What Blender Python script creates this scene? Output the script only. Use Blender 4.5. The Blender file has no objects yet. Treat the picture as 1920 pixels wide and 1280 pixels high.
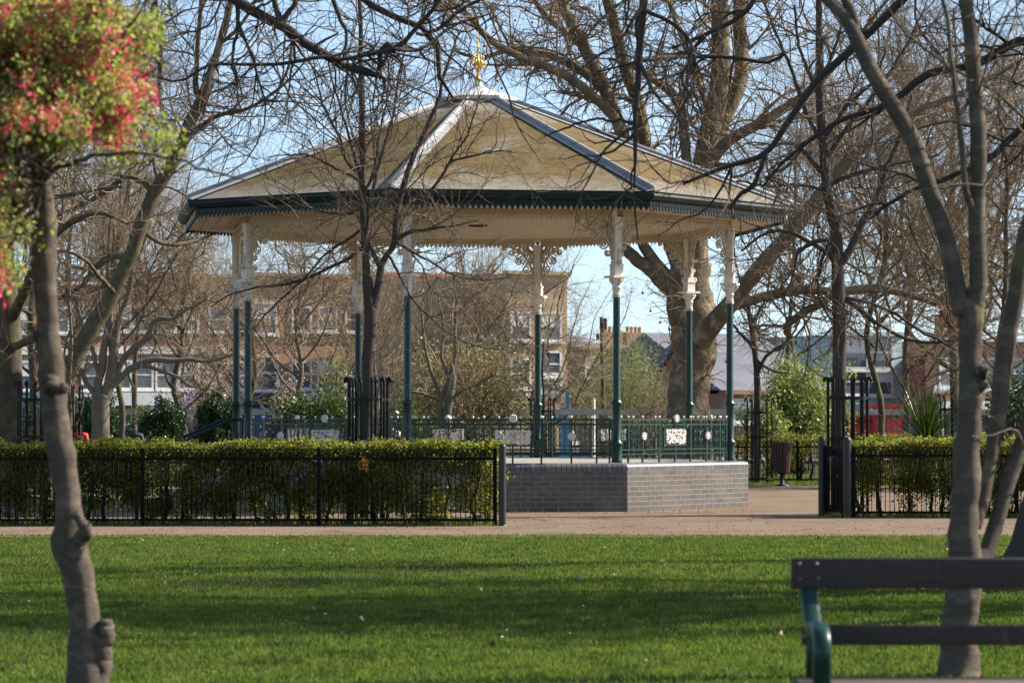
import bpy, math, random
import numpy as np
C = bpy.context.scene.collection
PI = math.pi
F = 5700.0                      # focal length in pixels of a 1920 wide frame
EYE = 1.37
PITCH = math.atan(145.0 / F)
SUN_AZ = math.radians(74.0)     # clockwise from +Y
SUN_EL = math.radians(37.0)

def at(px, py, D):
    """the point at depth Y = D seen at photograph pixel (px, py)"""
    x = (px - 960) / F; u = (640 - py) / F
    y = math.cos(PITCH) - u * math.sin(PITCH); z = math.sin(PITCH) + u * math.cos(PITCH)
    s = D / y
    return np.array([x * s, D, EYE + z * s])
def gx(px, D): return (px - 960) / F * D
def gz(py, D): return at(960, py, D)[2]
def mpp(D): return D / F        # metres per photograph pixel

ORG = {}
def thing(name, label, cat, loc=(0, 0, 0), group=None):
    o = bpy.data.objects.new(name, None); C.objects.link(o)
    o.empty_display_size = .2
    o.location = loc; ORG[o.name] = np.array(loc, float)
    o['label'] = label; o['category'] = cat
    if group: o['group'] = group
    return o
def tag(o, label, cat, group=None, kind=None):
    if label: o['label'] = label
    if cat: o['category'] = cat
    if group: o['group'] = group
    if kind: o['kind'] = kind
    return o

# ------------------------------------------------------------------ mesh building
def np_mesh(name, V, faces, smooth=None, mats=(), uv=None):
    me = bpy.data.meshes.new(name)
    V = np.asarray(V, np.float32)
    me.vertices.add(len(V)); me.vertices.foreach_set('co', V.ravel())
    tot = sum(f.shape[0] for f in faces); nl = sum(f.size for f in faces)
    li = np.concatenate([f.ravel() for f in faces]).astype(np.int32)
    ls = []; o = 0
    for f in faces:
        ls.append(o + np.arange(f.shape[0]) * f.shape[1]); o += f.size
    ls = np.concatenate(ls).astype(np.int32)
    me.loops.add(nl); me.loops.foreach_set('vertex_index', li)
    me.polygons.add(tot); me.polygons.foreach_set('loop_start', ls)
    if smooth is not None:
        me.polygons.foreach_set('use_smooth', np.asarray(smooth, bool))
    me.update(calc_edges=True); me.validate()
    for m in mats: me.materials.append(m)
    return me

class MB:
    def __init__(s): s.V = []; s.Fc = []; s.S = []; s.n = 0
    def add(s, V, faces, smooth=False):
        V = np.asarray(V, float)
        for f in faces:
            f = np.asarray(f, int)
            s.Fc.append(f + s.n); s.S.append(np.full(len(f), smooth))
        s.V.append(V); s.n += len(V); return s
    def box(s, c, size, rz=0, ry=0, rx=0):
        a = np.array([[x, y, z] for x in (-.5, .5) for y in (-.5, .5) for z in (-.5, .5)]) * size
        a = rot(a, rz, ry, rx) + c
        return s.add(a, [[[0, 1, 3, 2], [4, 6, 7, 5], [0, 4, 5, 1], [2, 3, 7, 6], [0, 2, 6, 4], [1, 5, 7, 3]]])
    def rbox(s, c, size, r=.01, axis=0, rx=0, rz=0):
        """box with rounded long edges along the given axis (0 = x)"""
        L, a, b = size[axis], size[(axis + 1) % 3] / 2, size[(axis + 2) % 3] / 2
        prof = []
        for cx, cy, s0 in ((a - r, b - r, 0), (-a + r, b - r, 1), (-a + r, -b + r, 2), (a - r, -b + r, 3)):
            for k in range(5):
                t = (s0 + k / 4) * PI / 2
                prof.append((cx + r * math.cos(t), cy + r * math.sin(t)))
        n = len(prof); V = []
        for e, sc in ((-L / 2, .0), (-L / 2 + r * .6, 1), (L / 2 - r * .6, 1), (L / 2, 0)):
            for (p, q) in prof:
                k = 1 if sc else 1 - r * .6 / max(a, b)
                v = [0, 0, 0]; v[axis] = e; v[(axis + 1) % 3] = p * k; v[(axis + 2) % 3] = q * k; V.append(v)
        V = rot(np.array(V), rz, 0, rx) + c
        fs = [[i * n + j, i * n + (j + 1) % n, (i + 1) * n + (j + 1) % n, (i + 1) * n + j] for i in range(3) for j in range(n)]
        s.add(V, [fs], True)
        m0 = s.n - len(V)
        s.Fc.append(np.array([[m0 + j for j in range(n)][::-1]])); s.S.append(np.array([False]))
        s.Fc.append(np.array([[m0 + 3 * n + j for j in range(n)]])); s.S.append(np.array([False]))
        return s
    def tube(s, P, R, K=8, cap=True, smooth=True):
        P = np.asarray(P, float); R = np.broadcast_to(np.asarray(R, float), (len(P),))
        if cap:
            P = np.vstack([P[:1], P, P[-1:]]); R = np.concatenate([[1e-4], R, [1e-4]])
        V, Q = tubes(P[None], R[None], K)
        return s.add(V, [Q], smooth)
    def lathe(s, prof, K=16, c=(0, 0, 0), smooth=True):
        V = []; 
        for r, z in prof:
            for k in range(K):
                V.append((c[0] + r * math.cos(2 * PI * k / K), c[1] + r * math.sin(2 * PI * k / K), c[2] + z))
        n = len(prof)
        Q = [[i * K + j, i * K + (j + 1) % K, (i + 1) * K + (j + 1) % K, (i + 1) * K + j] for i in range(n - 1) for j in range(K)]
        return s.add(V, [Q], smooth)
    def prism(s, poly, z0, z1, top=True, bot=True, poly2=None):
        n = len(poly); p2 = poly2 if poly2 is not None else poly
        V = [(x, y, z0) for x, y in poly] + [(x, y, z1) for x, y in p2]
        s.add(V, [[[i, (i + 1) % n, n + (i + 1) % n, n + i] for i in range(n)]])
        m0 = s.n - 2 * n
        if top: s.Fc.append(np.array([[m0 + n + i for i in range(n)]])); s.S.append(np.array([False]))
        if bot: s.Fc.append(np.array([[m0 + i for i in range(n)][::-1]])); s.S.append(np.array([False]))
        return s
    def extr(s, poly, axis, a0, a1):
        """polygon in the two other axes, extruded along axis between a0 and a1"""
        n = len(poly); o = [i for i in range(3) if i != axis]; V = []
        for a in (a0, a1):
            for p in poly:
                v = [0, 0, 0]; v[axis] = a; v[o[0]] = p[0]; v[o[1]] = p[1]; V.append(v)
        s.add(V, [[[i, (i + 1) % n, n + (i + 1) % n, n + i] for i in range(n)]])
        m0 = s.n - 2 * n
        s.Fc.append(np.array([[m0 + n + i for i in range(n)]])); s.S.append(np.array([False]))
        s.Fc.append(np.array([[m0 + i for i in range(n)][::-1]])); s.S.append(np.array([False]))
        return s
    def ball(s, c, r, K=10, sq=(1, 1, 1), rx=0):
        prof = [(max(1e-4, math.sin(PI * i / 7)), -math.cos(PI * i / 7)) for i in range(8)]
        m = MB().lathe(prof, K); V = m.V[0] * np.array(sq) * r
        return s.add(rot(V, 0, 0, rx) + c, [m.Fc[0]], True)
    def merge(s, o, T=None):
        V = np.vstack(o.V)
        if T is not None: V = T(V)
        k = s.n
        s.V.append(V); s.n += len(V)
        for f, sm in zip(o.Fc, o.S): s.Fc.append(f + k); s.S.append(sm)
        return s
    def mesh(s, name, mat, off=(0, 0, 0)):
        by = {}
        for f, sm in zip(s.Fc, s.S): by.setdefault(f.shape[1], []).append((f, sm))
        faces = []; sm = []
        for k in by:
            faces.append(np.vstack([f for f, _ in by[k]])); sm.append(np.concatenate([q for _, q in by[k]]))
        return np_mesh(name, np.vstack(s.V) - np.asarray(off), faces, np.concatenate(sm), [mat])
    def build(s, name, mat, parent=None, local=False):
        off = np.zeros(3) if (parent is None or local) else ORG[parent.name]
        o = bpy.data.objects.new(name, s.mesh(name, mat, off)); C.objects.link(o)
        if parent is not None:
            o.parent = parent
        ORG[o.name] = off
        return o
def rot(V, rz=0, ry=0, rx=0):
    V = np.asarray(V, float)
    if rx:
        c, s = math.cos(rx), math.sin(rx); V = V @ np.array([[1, 0, 0], [0, c, s], [0, -s, c]])
    if ry:
        c, s = math.cos(ry), math.sin(ry); V = V @ np.array([[c, 0, -s], [0, 1, 0], [s, 0, c]])
    if rz:
        c, s = math.cos(rz), math.sin(rz); V = V @ np.array([[c, s, 0], [-s, c, 0], [0, 0, 1]])
    return V
def copy_tree(o, parent=None):
    c = o.copy(); C.objects.link(c)
    if parent is not None: c.parent = parent
    for ch in list(o.children): copy_tree(ch, c)
    return c

def nrm(v): return v / np.maximum(np.linalg.norm(v, axis=-1, keepdims=True), 1e-9)
def tubes(P, R, K, rough=0, rng=None):
    """P (B,N,3), R (B,N) -> vertices and quads of B tapered tubes"""
    B, N, _ = P.shape
    T = np.empty_like(P); T[:, 1:-1] = P[:, 2:] - P[:, :-2]; T[:, 0] = P[:, 1] - P[:, 0]; T[:, -1] = P[:, -1] - P[:, -2]
    bad = np.linalg.norm(T, axis=2) < 1e-7
    if bad.any():
        ov = np.broadcast_to((P[:, -1] - P[:, 0])[:, None, :], T.shape)
        T = np.where(bad[..., None], ov, T)
    for e, o in ((0, 1), (-1, -2)):          # capped ends keep the neighbour's direction
        same = np.linalg.norm(P[:, e] - P[:, o], axis=1) < 1e-7
        if same.any(): T[same, e] = T[same, o]
    T = nrm(T)
    m = nrm(P[:, -1] - P[:, 0] + 1e-6)
    ref = np.where(np.abs(m[:, 2:3]) < .8, np.array([[0, 0, 1.]]), np.array([[.31, .95, 0]]))
    A = nrm(np.cross(T, ref[:, None, :])); Bv = np.cross(T, A)
    th = np.arange(K) * 2 * PI / K
    RR = R[:, :, None] * np.ones(K)
    if rough and rng is not None:
        w = rng.normal(size=RR.shape)
        w = (w + np.roll(w, 1, 2) + np.roll(w, -1, 2)) / 3
        w[:, 1:] = .5 * w[:, 1:] + .5 * w[:, :-1]
        RR = RR * (1 + rough * w)
    V = P[:, :, None, :] + RR[..., None] * (np.cos(th)[None, None, :, None] * A[:, :, None, :] + np.sin(th)[None, None, :, None] * Bv[:, :, None, :])
    b = np.arange(B)[:, None, None] * N * K; i = np.arange(N - 1)[None, :, None] * K; j = np.arange(K)[None, None, :]; j2 = (j + 1) % K
    Q = np.stack([b + i + j, b + i + j2, b + i + K + j2, b + i + K + j], -1).reshape(-1, 4)
    return V.reshape(-1, 3), Q
def resample(P, R, n):
    P = np.asarray(P, float); R = np.asarray(R, float)
    d = np.concatenate([[0], np.cumsum(np.linalg.norm(np.diff(P, axis=0), axis=1))]); L = d[-1]
    u = np.linspace(0, L, n)
    k = np.clip(np.searchsorted(d, u, side='right') - 1, 0, len(P) - 2)
    t = ((u - d[k]) / np.maximum(d[k + 1] - d[k], 1e-9))[:, None]
    g = lambda i: P[np.clip(i, 0, len(P) - 1)]
    p0, p1, p2, p3 = g(k - 1), g(k), g(k + 1), g(k + 2)
    Q = .5 * ((2 * p1) + (-p0 + p2) * t + (2 * p0 - 5 * p1 + 4 * p2 - p3) * t ** 2 + (-p0 + 3 * p1 - 3 * p2 + p3) * t ** 3)
    return Q, np.interp(u, d, R)
def grow(P, R, lv, rng):
    """children of a set of branches P (B,N,3): lv = dict(dens, len, ang, r, N, up, curl, t0)"""
    B, N, _ = P.shape
    L = np.linalg.norm(np.diff(P, axis=1), axis=2).sum(1)
    n = rng.poisson(L * lv['dens'])
    idx = np.repeat(np.arange(B), n); M = len(idx)
    t = rng.uniform(lv.get('t0', .1), 1, M)
    s = t * (N - 1); i = np.minimum(s.astype(int), N - 2); fr = (s - i)[:, None]
    pos = P[idx, i] * (1 - fr) + P[idx, i + 1] * fr
    r = R[idx, i] * (1 - fr[:, 0]) + R[idx, i + 1] * fr[:, 0]
    T = nrm(P[idx, i + 1] - P[idx, i])
    pe = rng.normal(size=(M, 3)); pe -= (pe * T).sum(1)[:, None] * T; pe = nrm(pe)
    a = np.radians(rng.uniform(lv['ang'][0], lv['ang'][1], M))[:, None]
    d = T * np.cos(a) + pe * np.sin(a); d[:, 2] += lv.get('lift', .15); d = nrm(d)
    ln = rng.uniform(lv['len'][0], lv['len'][1], M) * (1.2 - .6 * t)
    r0 = np.minimum(r * .7, lv['r'] * rng.uniform(.6, 1.3, M))
    n2 = lv['N']; Q = np.empty((M, n2, 3)); Q[:, 0] = pos
    bend = rng.normal(size=(M, 3)) * lv['curl']
    for k in range(1, n2):
        bend = .55 * bend + rng.normal(size=(M, 3)) * lv['curl']
        d = d + bend; d[:, 2] += lv.get('up', .05); d = nrm(d)
        Q[:, k] = Q[:, k - 1] + d * (ln / (n2 - 1))[:, None]
    RR = r0[:, None] * np.linspace(1, lv.get('tip', .3), n2)[None]
    return Q, RR
def leaf_quads(P, size, rng, asp=.6, droop=.0, hang=None):
    """one folded, pointed leaf (two triangles) at each point"""
    n = len(P)
    sz = (size * rng.uniform(.6, 1.35, n))[:, None]
    d = rng.normal(size=(n, 3)); d[:, 2] -= droop; d = nrm(d)
    w = nrm(np.cross(d, rng.normal(size=(n, 3)))); nn = np.cross(d, w)
    V = np.empty((n, 4, 3))
    V[:, 0] = P; V[:, 2] = P + d * sz
    V[:, 1] = P + d * sz * .5 + w * sz * asp * .5 + nn * sz * .12
    V[:, 3] = P + d * sz * .5 - w * sz * asp * .5 + nn * sz * .12
    b = np.arange(n)[:, None] * 4
    return V.reshape(-1, 3), np.hstack([b, b + 1, b + 2, b + 3])

# ------------------------------------------------------------------ materials
def lin(c):
    """8-bit picture colour -> linear"""
    return tuple(((v / 255) / 12.92 if v / 255 <= .04045 else ((v / 255 + .055) / 1.055) ** 2.4) for v in c) + (1,)
class NT:
    def __init__(s, name):
        s.m = bpy.data.materials.new(name); s.m.use_nodes = True
        s.t = s.m.node_tree; s.t.nodes.clear()
        s.out = s.n('ShaderNodeOutputMaterial')
    def n(s, typ, **kw):
        nd = s.t.nodes.new(typ)
        for k, v in kw.items():
            if hasattr(nd, k): setattr(nd, k, v)
        return nd
    def l(s, a, b): s.t.links.new(a, b)
    def coord(s, kind='Object', scale=None):
        c = s.n('ShaderNodeTexCoord').outputs[kind]
        if scale is not None:
            mp = s.n('ShaderNodeMapping'); mp.inputs['Scale'].default_value = scale; s.l(c, mp.inputs['Vector']); c = mp.outputs[0]
        return c
    def world(s): return s.n('ShaderNodeNewGeometry').outputs['Position']
    def noise(s, vec, scale, detail=4, rough=.6, dist=0):
        nd = s.n('ShaderNodeTexNoise'); nd.inputs['Scale'].default_value = scale; nd.inputs['Detail'].default_value = detail
        nd.inputs['Roughness'].default_value = rough; nd.inputs['Distortion'].default_value = dist
        if vec is not None: s.l(vec, nd.inputs['Vector'])
        return nd.outputs['Fac']
    def ramp(s, fac, stops, interp='LINEAR'):
        r = s.n('ShaderNodeValToRGB'); e = r.color_ramp.elements; r.color_ramp.interpolation = interp
        while len(e) > len(stops): e.remove(e[-1])
        while len(e) < len(stops): e.new(.5)
        for el, (p, c) in zip(e, stops):
            el.position = p; el.color = c if len(c) == 4 else tuple(c) + (1,)
        s.l(fac, r.inputs[0]); return r.outputs[0]
    def mix(s, f, a, b, mode='MIX'):
        m = s.n('ShaderNodeMix'); m.data_type = 'RGBA'; m.blend_type = mode
        for sock, v in ((m.inputs['Factor'], f), (m.inputs[6], a), (m.inputs[7], b)):
            if hasattr(v, 'links'): s.l(v, sock)
            elif isinstance(v, (int, float)): sock.default_value = v
            else: sock.default_value = tuple(v) if len(v) == 4 else tuple(v) + (1,)
        return m.outputs[2]
    def math(s, op, a, b=0):
        m = s.n('ShaderNodeMath'); m.operation = op
        for sock, v in ((m.inputs[0], a), (m.inputs[1], b)):
            if hasattr(v, 'links'): s.l(v, sock)
            else: sock.default_value = v
        return m.outputs[0]
    def principled(s, col, rough=.6, metal=0, bump=None, bstr=.3, bdist=.01, spec=.5, sss=None):
        b = s.n('ShaderNodeBsdfPrincipled')
        for sock, v in ((b.inputs['Base Color'], col), (b.inputs['Roughness'], rough), (b.inputs['Metallic'], metal)):
            if hasattr(v, 'links'): s.l(v, sock)
            elif isinstance(v, (int, float)): sock.default_value = v
            else: sock.default_value = tuple(v) if len(v) == 4 else tuple(v) + (1,)
        b.inputs['Specular IOR Level'].default_value = spec
        if bump is not None:
            bp = s.n('ShaderNodeBump'); bp.inputs['Strength'].default_value = bstr; bp.inputs['Distance'].default_value = bdist
            s.l(bump, bp.inputs['Height']); s.l(bp.outputs[0], b.inputs['Normal'])
        return b.outputs[0]
    def finish(s, sh):
        s.l(sh, s.out.inputs['Surface']); return s.m
def m_plain(name, c1, c2=None, rough=.6, scale=6, metal=0, bstr=.15, spec=.5, isl=0):
    t = NT(name); v = t.coord()
    f = t.noise(v, scale, 5)
    c2 = c2 or tuple(x * .75 for x in c1[:3])
    col = t.ramp(f, [(.35, c1), (.65, c2)])
    return t.finish(t.principled(col, rough, metal, f, bstr, .01, spec))
def m_leaf(name, cols, trans=.45, rough=.5, wscale=.8):
    """leaf: colour varies leaf by leaf and in drifts; light passes through"""
    t = NT(name); g = t.n('ShaderNodeNewGeometry'); rnd = g.outputs['Random Per Island']
    n = len(cols)
    col = t.ramp(rnd, [((i + .5) / n, c) for i, c in enumerate(cols)])
    dr = t.noise(g.outputs['Position'], wscale, 3)
    col = t.mix(t.math('MULTIPLY', dr, .28), col, t.mix(.5, col, (.02, .03, .008)))
    p = t.principled(col, rough, 0, None, spec=.35)
    tr = t.n('ShaderNodeBsdfTranslucent'); t.l(t.mix(1, col, (1.0, 1.0, .55), 'MULTIPLY'), tr.inputs['Color'])
    mx = t.n('ShaderNodeMixShader'); mx.inputs[0].default_value = trans
    t.l(p, mx.inputs[1]); t.l(tr.outputs[0], mx.inputs[2])
    return t.finish(mx.outputs[0])
def m_bark(name, c1, c2, moss=None, mossamt=.5, scale=9, stretch=.25, bstr=.6, bd=.02, lent=False):
    t = NT(name); v = t.coord('Object', (1, 1, 3.2 if lent else stretch))
    f = t.noise(v, scale, 8, .65, .4); f2 = t.noise(t.coord(), 1.7, 4)
    col = t.ramp(f, [(.3, c2), (.7, c1)])
    col = t.mix(t.math('MULTIPLY', f2, .5), col, tuple(x * .45 for x in c1[:3]))
    fine = t.noise(t.coord('Object', (1, 1, 2.2 if lent else .6)), scale * 7, 6, .75)
    col = t.mix(t.math('MULTIPLY', t.ramp(fine, [(.38, (1, 1, 1)), (.6, (0, 0, 0))]), .55), col, tuple(x * .35 for x in c1[:3]))
    if lent:
        ln = t.noise(t.coord('Object', (7, 7, 55)), 1.0, 3, .6)
        col = t.mix(t.math('MULTIPLY', t.ramp(ln, [(.56, (0, 0, 0)), (.62, (1, 1, 1))]), .6), col, tuple(x * .4 for x in c1[:3]))
        pal = t.noise(t.coord('Object', (2, 2, 5)), 1.6, 5, .7)
        col = t.mix(t.math('MULTIPLY', t.ramp(pal, [(.52, (0, 0, 0)), (.62, (1, 1, 1))]), .45), col, tuple(min(1, x * 1.8) for x in c1[:3]))
    if moss:
        mm = t.noise(t.coord(), 4.5, 6, .7)
        k = t.ramp(mm, [(1 - mossamt - .06, (0, 0, 0)), (1 - mossamt + .06, (1, 1, 1))])
        col = t.mix(k, col, moss)
    g = t.n('ShaderNodeNewGeometry').outputs['Random Per Island']
    col = t.mix(t.math('MULTIPLY', g, .45), col, t.mix(.6, col, (.25, .2, .17)))
    return t.finish(t.principled(col, .85, 0, t.math('ADD', f, t.math('MULTIPLY', fine, .5)), bstr, bd, .1))
# ================================================================== materials shared by several things
M = {}
M['green'] = m_plain('green_paint', (.006, .030, .021), (.009, .038, .026), .34, 12, bstr=.03, spec=.4)
M['green_dk'] = m_plain('dark_green_paint', (.004, .016, .013), (.006, .02, .016), .42, 12, bstr=.03, spec=.3)
M['cream'] = m_plain('cream_paint', (.58, .48, .33), (.52, .42, .28), .55, 3, bstr=.03)
M['white'] = m_plain('white_paint', (.74, .68, .60), (.66, .60, .52), .5, 8, bstr=.05)
M['iron'] = m_plain('black_iron', (.007, .007, .008), (.012, .011, .011), .55, 30, bstr=.1, spec=.25)
M['iron_matt'] = m_plain('worn_black_iron', (.006, .006, .006), (.010, .009, .009), .75, 30, bstr=.1, spec=.07)
M['post'] = m_plain('dark_grey_metal', (.015, .017, .018), (.022, .024, .025), .42, 14, bstr=.06, spec=.4)
M['gold'] = m_plain('gilding', (.70, .43, .12), (.6, .35, .09), .38, 20, metal=1)
M['lead'] = m_plain('lead_sheet', (.25, .25, .25), (.31, .31, .305), .6, 5, bstr=.2, spec=.2)
M['zinc'] = m_plain('pale_zinc', (.58, .57, .56), (.48, .47, .46), .5, 6, bstr=.1)
M['black'] = m_plain('soot_black', (.006, .006, .006), None, .8)

def mat_roof():
    t = NT('lichened_roof'); p = t.coord()
    big = t.noise(p, .95, 7, .66, .9); fine = t.noise(p, 7, 8, .72, .3)
    v = t.math('ADD', t.math('MULTIPLY', big, .72), t.math('MULTIPLY', fine, .28))
    col = t.ramp(v, [(.36, (.20, .178, .14)), (.42, (.145, .115, .065)), (.465, (.155, .105, .042)), (.50, (.092, .070, .038)), (.54, (.165, .11, .042)), (.60, (.115, .089, .048)), (.67, (.20, .172, .125))])
    # rain-washed band along the eaves and below the cap
    sx = t.n('ShaderNodeSeparateXYZ'); t.l(p, sx.inputs[0])
    wob = t.math('ADD', sx.outputs[2], t.math('MULTIPLY', t.math('SUBTRACT', t.noise(p, 2.2, 5, .7), .5), .9))
    col = t.mix(t.ramp(wob, [(0, (1, 1, 1)), (.001, (1, 1, 1)), (1, (0, 0, 0))]), col, col)
    mr = t.n('ShaderNodeMapRange'); t.l(wob, mr.inputs[0])
    for i, q in zip((1, 2, 3, 4), (4.70, 5.0, 1, 0)): mr.inputs[i].default_value = q
    col = t.mix(t.math('MULTIPLY', mr.outputs[0], .75), col, (.27, .25, .215))
    mr = t.n('ShaderNodeMapRange'); t.l(wob, mr.inputs[0])
    for i, q in zip((1, 2, 3, 4), (6.0, 6.3, 0, 1)): mr.inputs[i].default_value = q
    col = t.mix(t.math('MULTIPLY', mr.outputs[0], .75), col, (.28, .255, .22))
    st = t.noise(t.coord('Object', (9, 9, .6)), 2.0, 6, .7)
    col = t.mix(t.math('MULTIPLY', t.ramp(st, [(.46, (0, 0, 0)), (.62, (1, 1, 1))]), .5), col, (.075, .062, .04))
    return t.finish(t.principled(col, .9, 0, fine, .25, .012, .04))
M['roof'] = mat_roof()

def mat_brick_uv(name, c1, c2, mortar, sx=1., rough=.45, vec='UV'):
    t = NT(name); v = t.coord(vec) if isinstance(vec, str) else vec(t)
    b = t.n('ShaderNodeTexBrick'); b.offset = .5
    t.l(v, b.inputs['Vector'])
    b.inputs['Scale'].default_value = 1.0
    for k, q in (('Brick Width', .225), ('Row Height', .075), ('Mortar Size', .0052), ('Mortar Smooth', .25), ('Bias', -.15)): b.inputs[k].default_value = q
    b.inputs['Color1'].default_value = tuple(c1) + (1,); b.inputs['Color2'].default_value = tuple(c2) + (1,); b.inputs['Mortar'].default_value = tuple(mortar) + (1,)
    f = t.noise(v, 9, 6, .7)
    col = t.mix(t.math('MULTIPLY', f, .6), b.outputs['Color'], tuple(x * .5 for x in c1))
    st = t.noise(v, 1.3, 5, .65)
    col = t.mix(t.math('MULTIPLY', t.ramp(st, [(.45, (0, 0, 0)), (.75, (1, 1, 1))]), .35), col, (.26, .23, .19))
    h = t.math('ADD', t.math('MULTIPLY', b.outputs['Fac'], -1.0), t.math('MULTIPLY', f, .25))
    return t.finish(t.principled(col, rough, 0, h, .5, .006, .3))
M['blue_brick'] = mat_brick_uv('blue_engineering_brick', (.098, .088, .082), (.15, .125, .11), (.30, .25, .17))
M['paving'] = m_plain('grey_paving', (.30, .28, .26), (.22, .21, .20), .8, 5, bstr=.2)

# ================================================================== the bandstand
XC, YC, RC, TH = -0.544, 48.7, 4.086, -1.031
ZF = .72
ang = lambda k: TH + k * PI / 4
bs = thing('bandstand', 'octagonal green and cream bandstand with lichened roof on a grey brick plinth', 'bandstand', (XC, YC, 0))
def octo(R, z=None, c=(XC, YC)):
    return [(c[0] + R * math.cos(ang(k)), c[1] + R * math.sin(ang(k))) for k in range(8)]
def ring_sweep(mb, prof, closed=True):
    """profile [(corner radius, z)...] swept round the octagon"""
    n = len(prof); V = []
    for k in range(8):
        for r, z in prof: V.append((XC + r * math.cos(ang(k)), YC + r * math.sin(ang(k)), z))
    m = n if closed else n - 1
    Q = [[k * n + j, k * n + (j + 1) % n, ((k + 1) % 8) * n + (j + 1) % n, ((k + 1) % 8) * n + j] for k in range(8) for j in range(m)]
    mb.add(V, [Q]); return mb

# plinth: walls with brick coordinates, bullnosed header coping, floor
RP = RC + .29; zb = .60
def plinth():
    V = []; Q = []; UV = []
    side = 2 * RP * math.sin(PI / 8); pts = octo(RP)
    for k in range(8):
        a, b = pts[k], pts[(k + 1) % 8]; i = len(V)
        V += [(a[0], a[1], -.05), (b[0], b[1], -.05), (b[0], b[1], zb), (a[0], a[1], zb)]
        Q.append([i, i + 1, i + 2, i + 3])
        u0 = k * 3.375 + .045
        UV += [(u0, -.05), (u0 + side, -.05), (u0 + side, zb), (u0, zb)]
    me = np_mesh('plinth', np.array(V) - ORG[bs.name], [np.array(Q)], None, [M['blue_brick']])
    uv = me.uv_layers.new(name='UVMap'); uv.data.foreach_set('uv', np.array(UV, np.float32).ravel())
    o = bpy.data.objects.new('plinth', me); C.objects.link(o); o.parent = bs
plinth()
def mat_coping():
    t = NT('coping_brick'); g = t.n('ShaderNodeNewGeometry')
    f = t.noise(t.coord(), 14, 5, .7)
    col = t.ramp(g.outputs['Random Per Island'], [(0, (.085, .085, .095)), (.5, (.125, .12, .125)), (1, (.17, .155, .145))])
    return t.finish(t.principled(t.mix(t.math('MULTIPLY', f, .5), col, (.05, .048, .05)), .42, 0, f, .3, .005, .5))
cop = MB(); pts = octo(RP + .004)
sd = 2 * (RP + .004) * math.sin(PI / 8)
nb = int(round(sd / .0765))
for k in range(8):
    a = np.array(pts[k]); b = np.array(pts[(k + 1) % 8]); d = (b - a) / sd; nn = np.array([d[1], -d[0]])
    prof = [(0, zb + .002), (0, zb + .062), (.018, zb + .094), (.055, zb + .112), (.26, zb + .115), (.26, zb + .002)]
    for i in range(nb):
        s0, s1 = i * sd / nb + .0035, (i + 1) * sd / nb - .0035
        V = []
        for s_ in (s0, s1):
            for q, z in prof:
                # mitre the end bricks
                sq = min(max(s_, q * math.tan(PI / 8)), sd - q * math.tan(PI / 8))
                p = a + d * sq - nn * q; V.append((p[0], p[1], z))
        n = len(prof)
        cop.add(V, [[[j, (j + 1) % n, n + (j + 1) % n, n + j] for j in range(n)]])
        m0 = cop.n - 2 * n
        cop.Fc.append(np.array([[m0 + j for j in range(n)][::-1], [m0 + n + j for j in range(n)]])); cop.S.append(np.array([False, False]))
cop.build('coping', mat_coping(), bs)
MB().prism(octo(RP - .05), .3, zb + .1).build('floor_slab', M['paving'], bs)

# columns: green shaft with rings, white capital and square upper post
col = MB().lathe([(.0, ZF), (.082, ZF), (.082, ZF + .03), (.072, ZF + .05), (.07, .95), (.074, .965), (.09, .985), (.09, 1.01), (.075, 1.03), (.06, 1.05),
                  (.06, 1.56), (.066, 1.575), (.086, 1.59), (.086, 1.615), (.064, 1.635), (.055, 1.66), (.052, 3.30)], 14)
cap = MB().lathe([(.056, 3.22), (.058, 3.30), (.068, 3.305), (.068, 3.33), (.062, 3.345), (.07, 3.39), (.10, 3.445), (.122, 3.462)], 16)
cap.box((0, 0, 3.48), (.27, .27, .034)); cap.box((0, 0, 3.57), (.145, .145, .15))
cap.box((0, 0, 3.655), (.165, .165, .022)); cap.box((0, 0, 4.02), (.112, .112, .71)); cap.box((0, 0, 4.30), (.14, .14, .14))
for k in range(10):   # pointed white leaves hanging over the shaft
    a = k * PI / 5
    cap.box((.058 * math.cos(a), .058 * math.sin(a), 3.20), (.012, .022, .05), a)
for sx in (-1, 1):
    for ax in (0, 1):   # acanthus curls under the abacus
        P = [(.06 + .05 * math.sin(t) * 1.2, 3.36 + .085 * t / 1.6) for t in np.linspace(0, 1.6, 6)]
        P3 = [((sx * r, 0, z) if ax == 0 else (0, sx * r, z)) for r, z in P]
        cap.tube(P3, .016, 6)
colo = col.build('column', M['green'], bs, local=True); capo = cap.build('capital', M['white'], colo, local=True)
def place(o, R, a, rz, z=0): o.location = (R * math.cos(a), R * math.sin(a), z); o.rotation_euler = (0, 0, rz)
for k in range(8):
    o = colo if k == 0 else copy_tree(colo, bs)
    place(o, RC, ang(k), ang(k))

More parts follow.
